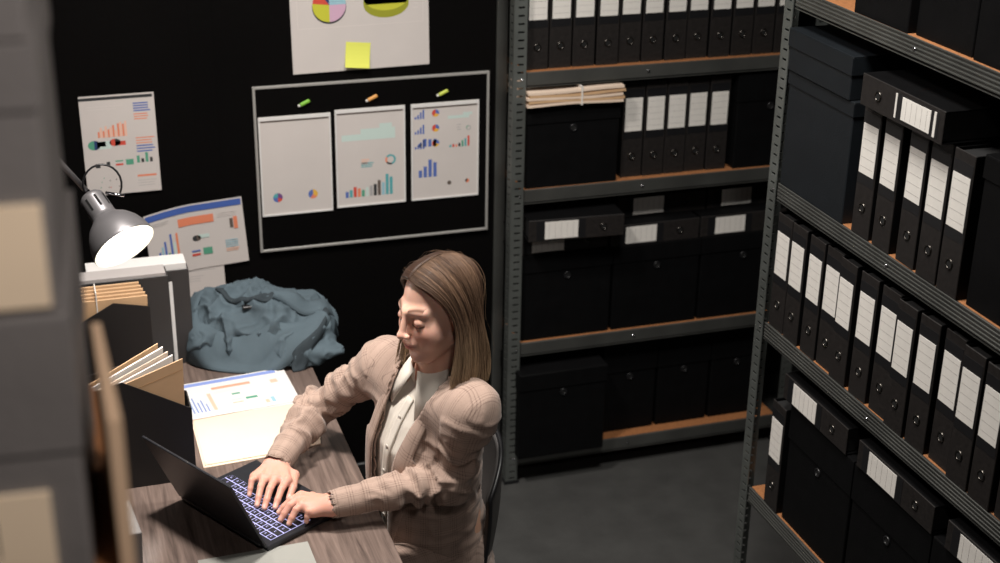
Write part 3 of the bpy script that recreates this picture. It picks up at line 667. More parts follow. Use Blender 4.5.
#@@PART2
# ------------------------------------------------------------------ signed distance modelling
def smin(a, b, k): h = np.clip(.5+.5*(b-a)/k, 0, 1); return b*(1-h)+a*h-k*h*(1-h)
class Field:
    def __init__(s, lo, hi, h):
        s.lo = np.array(lo, float); s.h = h; n = np.ceil((np.array(hi)-s.lo)/h).astype(int)+1; s.n = n
        s.d = np.full(n, 1.0, np.float32); s.ax = [s.lo[i]+np.arange(n[i])*h for i in range(3)]
    def _reg(s, lo, hi, pad):
        a = np.clip(np.floor((np.array(lo)-pad-s.lo)/s.h).astype(int), 0, s.n); b = np.clip(np.ceil((np.array(hi)+pad-s.lo)/s.h).astype(int)+1, 0, s.n)
        if np.any(b <= a): return None
        sl = tuple(slice(a[i], b[i]) for i in range(3))
        P = np.stack(np.meshgrid(*[s.ax[i][sl[i]] for i in range(3)], indexing='ij'), -1); return sl, P
    def op(s, f, lo, hi, k=.01, mode='add', pad=None):
        r = s._reg(lo, hi, (pad if pad is not None else k+.015))
        if r is None: return
        sl, P = r; d = f(P)
        if mode == 'add': s.d[sl] = smin(s.d[sl], d, k)
        elif mode == 'sub': s.d[sl] = -smin(-s.d[sl], d, k)
    def cap(s, a, b, ra, rb, k=.01, mode='add'):
        a = np.array(a, float); b = np.array(b, float); ab = b-a; L = ab@ab; R = max(ra, rb)
        def f(P):
            q = P-a; t = np.clip((q@ab)/L, 0, 1); return np.linalg.norm(q-t[..., None]*ab, axis=-1)-(ra+(rb-ra)*t)
        s.op(f, np.minimum(a, b)-R, np.maximum(a, b)+R, k, mode)
    def ell(s, c, r, k=.01, B=None, mode='add'):
        c = np.array(c, float); r = np.array(r, float); B = np.eye(3) if B is None else np.array(B)   # columns = axes
        def f(P):
            q = (P-c)@B; k0 = np.linalg.norm(q/r, axis=-1); k1 = np.linalg.norm(q/(r*r), axis=-1)+1e-9; return k0*(k0-1)/k1
        ex = np.sqrt((B**2)@(r**2)); s.op(f, c-ex, c+ex, k, mode)
    def loft(s, O, B, vs, A, Bd, W, k=.02, mode='add'):
        """elliptic sections along axis B[:,2]; half widths A (axis 0), Bd (axis 1), centre shift W on axis 1"""
        O = np.array(O, float); B = np.array(B)
        def f(P):
            q = (P-O)@B; v = q[..., 2]; a = np.interp(v, vs, A); b = np.interp(v, vs, Bd); w = np.interp(v, vs, W)
            x = q[..., 0]; y = q[..., 1]-w; k0 = np.sqrt((x/a)**2+(y/b)**2); k1 = np.sqrt((x/a**2)**2+(y/b**2)**2)+1e-6
            d = k0*(k0-1)/k1; return np.maximum(d, np.maximum(v-vs[-1], vs[0]-v))
        R = max(max(A), max(Bd))+max(np.abs(W)); ends = np.array([O+B[:, 2]*vs[0], O+B[:, 2]*vs[-1]])
        s.op(f, ends.min(0)-R, ends.max(0)+R, k, mode)
    def mesh(s):
        d = s.d; n = d.shape; ins = d < 0
        c = np.zeros((n[0]-1, n[1]-1, n[2]-1), int)
        for i in (0, 1):
            for j in (0, 1):
                for k in (0, 1): c += ins[i:n[0]-1+i, j:n[1]-1+j, k:n[2]-1+k]
        act = (c > 0) & (c < 8); ids = np.argwhere(act); idx = -np.ones(act.shape, int); idx[act] = np.arange(len(ids))
        acc = np.zeros((len(ids), 3)); cnt = np.zeros(len(ids)); I, J, K = ids.T
        co = [(i, j, k) for i in (0, 1) for j in (0, 1) for k in (0, 1)]
        for a in co:
            for ax in range(3):
                if a[ax]: continue
                b = list(a); b[ax] = 1
                da = d[I+a[0], J+a[1], K+a[2]]; db = d[I+b[0], J+b[1], K+b[2]]; m = (da < 0) != (db < 0)
                t = np.where(m, da/np.where(m, da-db, 1), 0); p = np.tile(np.array(a, float), (len(ids), 1)); p[:, ax] += t
                acc[m] += p[m]; cnt[m] += 1
        v = s.lo+(ids+acc/cnt[:, None])*s.h
        F = []
        for ax in range(3):
            o = [i for i in range(3) if i != ax]
            sl0 = [slice(None)]*3; sl1 = [slice(None)]*3; sl0[ax] = slice(0, n[ax]-1); sl1[ax] = slice(1, n[ax])
            A0 = ins[tuple(sl0)]; A1 = ins[tuple(sl1)]; e = np.argwhere(A0 != A1)
            e = e[(e[:, o[0]] > 0) & (e[:, o[1]] > 0) & (e[:, o[0]] < n[o[0]]-1) & (e[:, o[1]] < n[o[1]]-1)]
            q = []
            for da, db in ((-1,-1),(0,-1),(0,0),(-1,0)):
                x = e.copy(); x[:, o[0]] += da; x[:, o[1]] += db; q.append(idx[x[:, 0], x[:, 1], x[:, 2]])
            q = np.stack(q, 1); fl = A0[e[:, 0], e[:, 1], e[:, 2]]
            if ax == 1: fl = ~fl
            q[~fl] = q[~fl][:, ::-1]; F.append(q)
        return v, np.concatenate(F)
def smooth_v(v, f, it=1, lam=.5):
    E = np.concatenate([f[:, [i, (i+1) % 4]] for i in range(4)]); n = len(v)
    for _ in range(it):
        acc = np.zeros_like(v); c = np.zeros(n)
        for a, b in ((0,1),(1,0)): np.add.at(acc, E[:, a], v[E[:, b]]); np.add.at(c, E[:, a], 1)
        v = v+lam*(acc/np.maximum(c, 1)[:, None]-v)
    return v
def normals(v, f):
    fn = np.cross(v[f[:, 2]]-v[f[:, 0]], v[f[:, 3]]-v[f[:, 1]]); n = np.zeros_like(v)
    for i in range(4): np.add.at(n, f[:, i], fn)
    return n/(np.linalg.norm(n, axis=1)[:, None]+1e-12)
def nz(p, sc, off=0): return noise.noise(V((p[0]*sc[0]+off, p[1]*sc[1]+off*.7, p[2]*sc[2]-off)))

# ------------------------------------------------------------------ the person
A3 = lambda *a: np.array(a, float)
PEL, NECK = A3(.868, 3.085, .56), A3(.842, 2.992, 1.055)
SPN = (NECK-PEL)/np.linalg.norm(NECK-PEL)
fw = A3(-.925, -.38, 0); fw -= SPN*(fw@SPN); fw /= np.linalg.norm(fw); lf = np.cross(SPN, fw)      # lf = her left
TB = np.stack([lf, fw, SPN], 1)
SHL, SHR = A3(.888, 2.842, 1.022), A3(.765, 3.150, 1.012)
ELL, ELR = A3(.846, 2.868, .822), A3(.608, 3.272, .845)
WRL, WRR = A3(.560, 2.880, .797), A3(.470, 3.096, .797)
HR = np.array([[-.3555,-.9321,-.0692],[.9343,-.3564,.0017],[-.0262,-.064,.9976]])                  # columns: right, forward, up
def hrot(ax, a):
    c, s_ = math.cos(a), math.sin(a)
    return np.array([[1,0,0],[0,c,-s_],[0,s_,c]]) if ax == 0 else np.array([[c,0,s_],[0,1,0],[-s_,0,c]])
HR = HR@hrot(0, -.10)
HP = A3(.8415, 2.9655, 1.229)
hw = lambda p: HP+HR@np.array(p, float)
person = thing('person', 'seated woman with shoulder length brown hair and beige checked blazer typing on the laptop', 'person', (.868, 3.085, 0))
PO = A3(.868, 3.085, 0)
parts_v, parts_f = [], []
def collect(v, f): parts_f.append(f+sum(len(x) for x in parts_v)); parts_v.append(v)
# head and neck
h = .0018
F = Field(HP-A3(.125,.135,.20), HP+A3(.125,.135,.135), h)
F.ell(hw((0,-.018,.035)), (.0725,.092,.083), .01, HR)
F.ell(hw((0,.022,-.030)), (.0605,.067,.080), .03, HR)
F.ell(hw((0,.050,-.078)), (.036,.038,.036), .025, HR)
F.ell(hw((0,.079,-.101)), (.013,.011,.012), .016, HR)
for sx in (-1, 1):
    F.ell(hw((sx*.037,.060,-.034)), (.024,.022,.028), .030, HR)                  # cheek
    F.cap(hw((sx*.052,.010,-.060)), hw((sx*.020,.066,-.100)), .012, .011, .022)  # jaw line
    F.cap(hw((sx*.012,.084,.026)), hw((sx*.042,.067,.024)), .005, .007, .022)   # brow ridge
    F.ell(hw((sx*.030,.101,.004)), (.0150,.0115,.0095), .014, HR, 'sub')          # socket
    F.ell(hw((sx*.031,.0752,.002)), (.0140,.0130,.0115), .006, HR)               # lid over the eyeball
    F.ell(hw((sx*.012,.104,-.030)), (.0060,.0075,.0055), .005, HR)               # nostril wing
    F.ell(hw((sx*.073,-.004,-.008)), (.008,.017,.028), .006, HR)                 # ear
    F.ell(hw((sx*.006,.112,-.0365)), (.0026,.004,.003), .002, HR, 'sub')
F.cap(hw((0,.088,.020)), hw((0,.108,-.022)), .0065, .0085, .010)
F.ell(hw((0,.113,-.027)), (.0085,.0085,.0075), .007, HR)
F.ell(hw((0,.087,-.058)), (.024,.012,.020), .012, HR)
F.ell(hw((0,.097,-.0535)), (.0185,.0058,.0042), .004, HR); F.ell(hw((0,.0965,-.0635)), (.0160,.0062,.0050), .004, HR)
for sx in (-1, 1): F.ell(hw((sx*.008,.0985,-.0525)), (.009,.0050,.0042), .003, HR)
F.cap(hw((-.022,.092,-.0580)), hw((.022,.092,-.0580)), .0012, .0012, .002, 'sub'); F.cap(hw((-.015,.1035,-.0580)), hw((.015,.1035,-.0580)), .0014, .0014, .0025, 'sub')
F.ell(hw((0,.092,-.080)), (.016,.007,.005), .01, HR, 'sub')
F.cap(hw((0,-.022,-.045)), A3(*(NECK+TB@A3(0,-.006,-.02))), .050, .056, .018)
v, f = F.mesh(); v = smooth_v(v, f, 2, .4); collect(v, f); nhead = len(v)
L = (v-HP)@HR
colh = np.tile(np.array(lin((218,173,153))), (len(v), 1))
def blend(mask, rgb):
    global colh
    mk = np.clip(mask, 0, 1)[:, None]; colh = colh*(1-mk)+np.array(lin(rgb))*mk
def gau(x, y, z, rx, ry, rz): return np.exp(-(((L[:,0]-x)/rx)**2+((L[:,1]-y)/ry)**2+((L[:,2]-z)/rz)**2))
front = (L[:,1] > .06)
for sx in (-1, 1):
    blend(.40*gau(sx*.042,.075,-.030,.020,.04,.020), (206,120,104))
    bx = L[:,0]*sx; bz = .0300+.004*np.sin(np.clip((bx-.012)/.034,0,1)*PI*.75)
    blend(.90*front*((bx > .012) & (bx < .047))*np.exp(-((L[:,2]-bz)/.0038)**2), (92,64,48))
    lz = -.0045-.0035*np.cos(np.clip((bx-.031)/.0155,-1,1)*PI/2)
    blend(.92*front*(np.abs(bx-.031) < .0165)*np.exp(-((L[:,2]-lz)/.0026)**2), (36,22,18))     # lashes of the lowered lid
    blend(.30*gau(sx*.031,.088,.010,.017,.02,.006), (170,112,92))
lip = np.exp(-((L[:,0]/.019)**4+((L[:,2]+.0585)/.0088)**4))*(L[:,1] > .088)
blend(.75*lip, (186,92,84)); blend(.8*np.exp(-((L[:,0]/.021)**4+((L[:,2]+.0580)/.0016)**2))*(L[:,1] > .085), (110,48,44))
blend(.25*gau(0,.115,-.028,.010,.012,.008), (214,130,112))
cols = [colh]
# hands
def hand(W, el, kn, tips, thumb_root, thumb_mid, thumb_tip, lift=.012):
    pts = np.array([W]+list(kn)+list(tips)+[thumb_tip]); F = Field(pts.min(0)-.05, pts.max(0)+.05, .00145)
    up = A3(0,0,1); W = np.array(W); kn = [np.array(k) for k in kn]; tips = [np.array(t_) for t_ in tips]
    fore = (W-np.array(el)); fore /= np.linalg.norm(fore)
    F.cap(W-fore*.05, W-up*.002, .0265, .0225, .01)
    sidev = (kn[0]-kn[3]); sidev /= np.linalg.norm(sidev)
    F.cap(W+sidev*.010-up*.002, W-sidev*.010-up*.002, .019, .019, .015)
    for i, k in enumerate(kn):
        r = (.0115,.0115,.0110,.0100)[i]
        F.cap(W+sidev*(.014-.0093*i)-up*.001, k-up*.003, .0150, r+.0005, .012)
    for i in range(3): F.cap(kn[i]-up*.005, kn[i+1]-up*.005, .0095, .0095, .010)
    F.cap(W*.55+kn[3]*.45-up*.009, W*.2+kn[3]*.8-up*.008, .012, .010, .012)
    nails = []
    for i, (k, t_) in enumerate(zip(kn, tips)):
        r0 = (.0092,.0093,.0090,.0080)[i]; ln = np.linalg.norm(t_-k); bend = lift*(.6+8*max(0, .095-ln))
        d = (t_-k); p1 = k+d*.46+up*bend; p2 = k+d*.78+up*bend*.55
        F.cap(k-up*.0015, p1, r0+.0012, r0-.0006, .0035); F.cap(p1, p2, r0-.0006, r0-.0013, .0025); F.cap(p2, t_, r0-.0013, r0-.0024, .0025)
        dd = (t_-p2)/np.linalg.norm(t_-p2); nails.append((t_-dd*.001+(up-dd*(up@dd))*.0038, dd))
    th = np.array(thumb_tip); tm = np.array(thumb_mid); tr = np.array(thumb_root)
    F.cap(W*.6+tr*.4-up*.006, tr-up*.004, .0135, .0130, .012); F.cap(tr-up*.004, tm, .0122, .0098, .006); F.cap(tm, th, .0095, .0078, .003)
    dd = (th-tm)/np.linalg.norm(th-tm); nails.append((th+(up-dd*(up@dd))*.0045, dd))
    v, f = F.mesh(); v = smooth_v(v, f, 1, .4)
    c = np.tile(np.array(lin((208,156,138))), (len(v), 1)); red = np.array(lin((214,128,108))); nl = np.array(lin((246,214,204)))
    for k in kn: g = (.30*np.exp(-(np.linalg.norm(v-k, axis=1)/.010)**2))[:, None]; c = c*(1-g)+red*g
    for p, dd in nails:
        q = v-p; al = q@dd; g = np.exp(-((al/.0075)**4+((np.linalg.norm(q-al[:, None]*dd, axis=1))/.0052)**4))[:, None]*.85; c = c*(1-g)+nl*g
        g = (.25*np.exp(-(np.linalg.norm(q, axis=1)/.014)**2))[:, None]; c = c*(1-g)+red*g
    collect(v, f); cols.append(c)
KZ = .7665
hand(WRR, ELR, [(.482,3.020,.797),(.455,3.026,.801),(.432,3.043,.798),(.412,3.067,.792)],
     [(.441,2.953,KZ),(.4165,2.958,KZ),(.402,2.975,KZ),(.392,3.025,KZ)], (.505,3.052,.790), (.494,3.010,.779), (.479,2.981,KZ+.001))
hand(WRL, ELL, [(.502,2.944,.795),(.492,2.922,.800),(.496,2.897,.799),(.511,2.876,.792)],
     [(.4455,2.928,KZ),(.4435,2.896,KZ),(.459,2.874,KZ),(.4985,2.869,KZ+.002)], (.528,2.948,.785), (.505,2.962,.776), (.478,2.954,KZ), .010)
# body under the clothes, one coarse continuous surface reaching the neck and wrists
lo = A3(.30,2.55,.0); F = Field(lo, A3(1.20,3.60,1.10), .010)
vs = [-.10,0,.10,.2,.3,.40,.46,.50]
F.loft(PEL, TB, vs, [.150,.160,.145,.125,.135,.140,.110,.060], [.100,.105,.095,.085,.098,.085,.065,.045], [0,0,0,0,.01,.0,-.005,-.01])
for a, e, w_ in ((SHL, ELL, WRL), (SHR, ELR, WRR)): F.cap(NECK-SPN*.06, a, .045, .044, .03); F.cap(a, e, .034, .026, .02); F.cap(e, w_+(e-w_)*.12, .026, .022, .01)
KNL, KNR = A3(.575,2.83,.56), A3(.505,3.10,.56); HL, HRt = PEL+TB@A3(.085,.02,-.03), PEL+TB@A3(-.085,.02,-.03); AL, AR = A3(.62,2.80,.09), A3(.56,3.08,.09)
for hp, kn, an in ((HL,KNL,AL),(HRt,KNR,AR)): F.cap(hp, kn, .078, .050, .03); F.cap(kn, an, .048, .032, .02); F.cap(an, an+A3(-.13,-.04,-.055), .028, .020, .02)
v, f = F.mesh(); v = smooth_v(v, f, 2, .5); collect(v, f); cols.append(np.tile(np.array(lin((226,178,152))), (len(v), 1)))
bv = np.concatenate(parts_v)-PO; bf = np.concatenate(parts_f); bc = np.concatenate(cols)
def with_col(o, c):
    a = o.data.color_attributes.new('Col', 'FLOAT_COLOR', 'POINT'); a.data.foreach_set('color', np.concatenate([c, np.ones((len(c), 1))], 1).astype(np.float32).ravel())
body = mesh_np('body', bv, bf, skin_m, person); with_col(body, bc)

# clothing ---------------------------------------------------------
def cloth_disp(v, n, segs, amp):
    """segs: list of (a, b, r, strength at fold end) folds wrap the limb"""
    out = v.copy()
    for i in range(len(v)):
        p = v[i]; best = 1e9; bs = None
        for (a, b, r, st, off) in segs:
            ab = b-a; t_ = float(np.clip((p-a)@ab/(ab@ab), 0, 1)); q = p-a-t_*ab; d = np.linalg.norm(q)-r
            if d < best: best = d; bs = (a, b, t_, st, off, ab)
        a, b, t_, st, off, ab = bs; L_ = np.linalg.norm(ab); al = t_*L_
        wv = nz(p, (9,9,9), off)*.03
        rid = 1-1.35*abs(2*noise.noise(V(((al+wv)*26+off, nz(p,(14,14,14),off)*1.3, p[2]*6))))
        s_ = st(t_)
        out[i] = p+n[i]*((max(rid,-.05)-.50)*amp*s_*2.0)
    return out
def set_uv(o, uv, period):
    me = o.data; l = me.uv_layers.new(name='UVMap'); vi = np.empty(len(me.loops), int); me.loops.foreach_get('vertex_index', vi); u = uv[vi].copy()
    ls = np.empty(len(me.polygons), int); me.polygons.foreach_get('loop_start', ls); lt_ = np.empty(len(me.polygons), int); me.polygons.foreach_get('loop_total', lt_)
    for s_, n_ in zip(ls, lt_):
        seg = u[s_:s_+n_, 0]; pr = period[vi[s_]]
        if seg.max()-seg.min() > pr*.5: seg[seg < seg.max()-pr*.5] += pr
    l.data.foreach_set('uv', u.ravel())
F = Field(A3(.42,2.66,.36), A3(1.12,3.42,1.12), .0054)
jv = [-.185,-.12,-.04,.06,.16,.25,.33,.40,.455,.49,.515]
F.loft(PEL, TB, jv, [.205,.196,.178,.158,.143,.144,.148,.148,.124,.080,.066], [.150,.150,.150,.142,.134,.134,.130,.110,.085,.066,.060], [.015,.015,.02,.026,.030,.028,.024,.008,-.004,-.010,-.010], .015)
for a, o_ in ((SHL, 1), (SHR, -1)):
    F.cap(NECK-SPN*.030+lf*o_*.045-fw*.010, a+A3(0,0,.0)-fw*.004, .048, .049, .045)
F.cap(SHL-SPN*.030+fw*.012, SHR-SPN*.030+fw*.012, .062, .062, .05)
F.cap(SHL, ELL, .050, .048, .045); F.cap(ELL, WRL+(ELL-WRL)*.02, .050, .0335, .018)
F.cap(SHR, ELR, .050, .046, .045); F.cap(ELR, WRR+(ELR-WRR)*.02, .049, .0335, .018)
# hollow cuff ends
for w_, e in ((WRL, ELL), (WRR, ELR)):
    d = (w_-e)/np.linalg.norm(w_-e); F.cap(w_-d*.005, w_+d*.05, .028, .030, .004, 'sub')
v, f = F.mesh(); v = smooth_v(v, f, 2, .5)
n = normals(v, f)
def st_up(t_): return .25+1.5*max(0, t_-.2)
def st_lo(t_): return 1.7*max(.0, 1-t_*1.15)
segs = [(SHL, ELL, .053, st_up, 3.1), (ELL, WRL, .042, st_lo, 7.7), (SHR, ELR, .053, st_up, 11.3), (ELR, WRR, .042, st_lo, 5.9), (PEL-SPN*.2, NECK-SPN*.09, .16, lambda t_: .28, 1.7)]
v = cloth_disp(v, n, segs, .0085); v = smooth_v(v, f, 1, .35)
# uv
lim = [(SHL,ELL),(ELL,WRL),(SHR,ELR),(ELR,WRR)]; off = [0,.3,0,.3]; uv = np.zeros((len(v), 2)); per = np.zeros(len(v))
for i in range(len(v)):
    p = v[i]; best = 1e9
    for j, (a, b) in enumerate(lim):
        ab = b-a; t_ = np.clip((p-a)@ab/(ab@ab), 0, 1); d = np.linalg.norm(p-a-t_*ab)
        if d < best: best = d; bj = j; bt = t_
    q = (p-PEL)@TB
    inside_torso = ((q[0]/.160)**2+((q[1]-.026)/.15)**2 < 1.15) and best > .058
    if bt <= .0 and bj in (0,2): inside_torso = True
    if best < .072 and not inside_torso:
        a, b = lim[bj]; ab = (b-a)/np.linalg.norm(b-a); x = np.cross(ab, A3(0,0,1)); x /= np.linalg.norm(x); y = np.cross(ab, x); r = p-a
        uv[i] = (math.atan2(r@y, r@x)*.048, bt*np.linalg.norm(b-a)+off[bj]); per[i] = 2*PI*.048
    elif q[2] > .44: uv[i] = (q[0], q[1]*.8+q[2]*.6); per[i] = 9
    else: uv[i] = (math.atan2(q[0], q[1])*.165, q[2]); per[i] = 2*PI*.165
# open front: remove a strip that widens to the neck
q = (v-PEL)@TB
def vhalf(z): return np.interp(z, [-.3,-.19,-.02,.05,.2,.32,.42,.50,.56], [.075,.070,.044,.036,.034,.042,.053,.074,.080])
cutv = (np.abs(q[:,0]-.0) < vhalf(q[:,2])) & (q[:,1] > .02) & ~((np.abs((v-ELL)@TB[:,0]) < .0))
arm = per < .35
cutv &= ~arm
cutv |= (q[:,2] > .500) & (np.hypot(q[:,0], q[:,1]+.01) < .075) & ~arm
cutv |= (q[:,2] < -.182) & ~arm
keep = ~(cutv[f].any(1)); f2 = f[keep]; usedv = np.unique(f2); remap = -np.ones(len(v), int); remap[usedv] = np.arange(len(usedv))
jac = mesh_np('blazer', v[usedv]-PO, remap[f2], plaid_m, person); set_uv(jac, uv[usedv], per[usedv])
so = jac.modifiers.new('thickness', 'SOLIDIFY'); so.thickness = .004; so.offset = -1
jac['label'] = 'beige checked blazer'
abvh = BVHTree.FromPolygons([tuple(x) for x in v.tolist()], [tuple(x) for x in f.tolist()])
F = Field(A3(.40,2.62,.36), A3(1.22,3.46,1.12), .0075)
F.loft(PEL, TB, jv, [.205,.196,.178,.158,.143,.144,.148,.148,.124,.080,.066], [.150,.150,.150,.142,.134,.134,.130,.110,.085,.066,.060], [.015,.015,.02,.026,.030,.028,.024,.008,-.004,-.010,-.010], .015)
for a, o_ in ((SHL, 1), (SHR, -1)): F.cap(NECK-SPN*.030+lf*o_*.045-fw*.010, a-fw*.004, .046, .049, .045)
vt, ft = F.mesh(); vt = smooth_v(vt, ft, 2, .5)
jbvh = BVHTree.FromPolygons([tuple(x) for x in vt.tolist()], [tuple(x) for x in ft.tolist()])
# shirt
F = Field(A3(.60,2.75,.50), A3(1.12,3.35,1.13), .0055)
F.loft(PEL, TB, [x for x in jv[2:]], [x-.010 for x in [.178,.158,.143,.144,.148,.148,.118,.066,.060]], [x-.009 for x in [.154,.142,.134,.134,.130,.110,.082,.066,.060]], [.02,.026,.030,.028,.024,.008,-.004,-.010,-.010], .015)
for a in (SHL, SHR): F.cap(NECK-SPN*.05, a, .038, .036, .03)
F.op(lambda P: -((P-PEL)@SPN-.512+.30*np.maximum(0,((P-PEL)@fw)-.0)), F.lo, F.lo+F.n*F.h, .003, 'sub')
v2, f_2 = F.mesh(); v2 = smooth_v(v2, f_2, 2, .5); n2 = normals(v2, f_2)
v2 = np.array([p+nn*(.0016*(1-abs(2*noise.noise(V((((p-PEL)@lf)*30+nz(p,(8,8,8))*2, ((p-PEL)@SPN)*5, 1.3)))))-.002) for p, nn in zip(v2, n2)])
sh_o = mesh_np('shirt', v2-PO, f_2, shirt_m, person); sh_o['label'] = 'white button-up shirt'
sbvh = BVHTree.FromPolygons([tuple(x) for x in v2.tolist()], [tuple(x) for x in f_2.tolist()])
def project(bvh, a, z, lift, fb=.13):
    o = PEL+TB@A3(a, .5, z); hit = bvh.ray_cast(V(o), V(-fw), 1.0)
    if hit[0] is None: return V(PEL+TB@A3(a, fb, z))-V(PO)
    return hit[0]+V(fw)*lift-V(PO)
def patch(name, rowsL, bvh, lift, mt, parent, th=.003, nu=8, tilt=0, lab=None):
    """rows: list of (z, a_left, a_right)"""
    zs = [r[0] for r in rowsL]; m = []; nv = 26
    for j in range(nv+1):
        z = zs[0]+(zs[-1]-zs[0])*j/nv; o_ = 1 if zs[-1] > zs[0] else -1
        a0 = np.interp(z*o_, [x*o_ for x in zs], [r[1] for r in rowsL]); a1 = np.interp(z*o_, [x*o_ for x in zs], [r[2] for r in rowsL])
        for i in range(nu+1):
            u = i/nu; m.append(project(bvh, a0+(a1-a0)*u, z, lift+tilt*math.sin(u*PI)))
    # relax depth noise
    fs = [(j*(nu+1)+i, j*(nu+1)+i+1, (j+1)*(nu+1)+i+1, (j+1)*(nu+1)+i) for j in range(nv) for i in range(nu)]
    vv = np.array([tuple(p) for p in m]); vv = smooth_v(vv, np.array(fs), 1, .3)
    o = mesh_np(name, vv, np.array(fs), mt, parent)
    u2 = np.array([((p+PO-PEL)@lf*1.0+.5, (p+PO-PEL)@SPN*.92+(p+PO-PEL)@lf*.38) for p in vv]); set_uv(o, u2, np.full(len(vv), 9.0))
    s_ = o.modifiers.new('thickness', 'SOLIDIFY'); s_.thickness = th; s_.offset = 0
    if lab: o['label'] = lab
    return o
lapel = [(.03,.036,.038),(.10,.035,.056),(.20,.034,.078),(.29,.040,.096),(.335,.043,.104),(.3355,.043,.082),(.38,.048,.086),(.425,.053,.086),(.490,.070,.092)]
patch('lapel', lapel, jbvh, .010, plaid_m, jac, .005, 8, .004); patch('lapel', [(z, -b, -a) for z, a, b in lapel], jbvh, .010, plaid_m, jac, .005, 8, .004)
for sx in (1,):
    rows_ = [(-.035, .105, .175), (-.085, .108, .178)]
    def side_patch(name, a0, a1, z0, z1, lift):   # on her left flank, found by rays from her left-front
        d = V(-(lf*.85+fw*.53)); vv = []; n1, n2 = 10, 6
        for j in range(n2+1):
            for i in range(n1+1):
                o0 = PEL+SPN*(z0+(z1-z0)*j/n2)+lf*.5*.85+fw*.5*.53+(fw*.85-lf*.53)*(a0+(a1-a0)*i/n1)
                h_ = abvh.ray_cast(V(o0), d, 1.0); p = h_[0] if h_[0] is not None else V(o0)+d*.33
                vv.append(tuple(p-d*lift-V(PO)))
        fs = [(j*(n1+1)+i, j*(n1+1)+i+1, (j+1)*(n1+1)+i+1, (j+1)*(n1+1)+i) for j in range(n2) for i in range(n1)]
        o = mesh_np(name, np.array(vv), np.array(fs), plaid_m, jac); set_uv(o, np.array([((i % (n1+1))*.014, (i//(n1+1))*.01) for i in range(len(vv))]), np.full(len(vv), 9.0))
        s_ = o.modifiers.new('thickness', 'SOLIDIFY'); s_.thickness = .004; s_.offset = 0
    side_patch('pocket_flap', -.075, .065, -.075, -.022, .004)
# shirt collar, placket and buttons
for sx in (-1, 1):
    cv = []; nn = 14
    for j in range(5):
        for i in range(nn+1):
            a = .10+i/nn*3.04; fr = max(0, math.cos(a))**1.5
            if j == 0: r, vv_, xo = .0575, .505, 0
            elif j == 1: r, vv_, xo = .0565, .553-.014*fr, 0
            else: u = (j-2)/2; r, vv_, xo = .0585+(.0105+.030*fr)*u, .556-.014*fr-(.032+.072*fr)*u, .036*fr*u
            cv.append(NECK+SPN*(vv_-.520)+TB@A3((math.sin(a)*r+xo)*sx, math.cos(a)*r-.002, 0))
    fs = [(j*(nn+1)+i, j*(nn+1)+i+1, (j+1)*(nn+1)+i+1, (j+1)*(nn+1)+i) for j in range(4) for i in range(nn)]
    o = mesh_np('shirt_collar', np.array(cv)-PO, np.array(fs), shirt_m, sh_o); s_ = o.modifiers.new('thickness', 'SOLIDIFY'); s_.thickness = .0025
patch('placket', [(.08,-.012,.012),(.30,-.012,.012),(.455,-.012,.012)], sbvh, .0035, shirt_m, sh_o, .0025, 4)
for z in (.13,.20,.27,.34,.41):
    p = project(sbvh, 0, z, .006); m = MB(); m.M = orient(V(fw), p); m.lathe([(0,.0015),(.004,.0015),(.0052,.0008),(.0052,-.001)], mat('pearl_button', (210,205,196), .3), 14); m.build('button', sh_o)
# blazer button at the front edge
p = project(jbvh, -.035, .045, .004); m = MB(); m.M = orient(V(fw), p); m.lathe([(0,.003),(.007,.003),(.009,.0015),(.009,-.001)], mat('brown_button', (92,66,56), .4), 16); m.build('button', jac)
# trousers and shoes
F = Field(A3(.36,2.62,.06), A3(1.16,3.36,.68), .009)
F.loft(PEL, TB, [-.13,-.05,.05], [.165,.170,.155], [.115,.118,.105], [0,0,0], .03)
for hp, kn, an in ((HL,KNL,AL),(HRt,KNR,AR)): F.cap(hp, kn, .090, .066, .03); F.cap(kn, an, .064, .056, .02)
v3, f3_ = F.mesh(); v3 = smooth_v(v3, f3_, 2, .5); tr_o = mesh_np('trousers', v3-PO, f3_, plaid_m, person); set_uv(tr_o, np.stack([(v3-PEL)@lf, (v3-PEL)@fw+v3[:,2]*.3], 1), np.full(len(v3), 9.0))
for an in (AL, AR):
    F = Field(an-A3(.22,.12,.10), an+A3(.08,.08,.05), .005); F.cap(an-A3(-.01,0,.035), an+A3(-.14,-.043,-.062), .036, .028, .02); F.cap(an, an-A3(0,0,.04), .040, .040, .02)
    F.op(lambda P: P[...,2]-.004, F.lo, F.lo+F.n*F.h, .001, 'sub') if False else None
    v4, f4 = F.mesh(); v4[:,2] = np.maximum(v4[:,2], .002); mesh_np('shoe', v4-PO, f4, shoe_m, person)['label'] = 'black shoe'

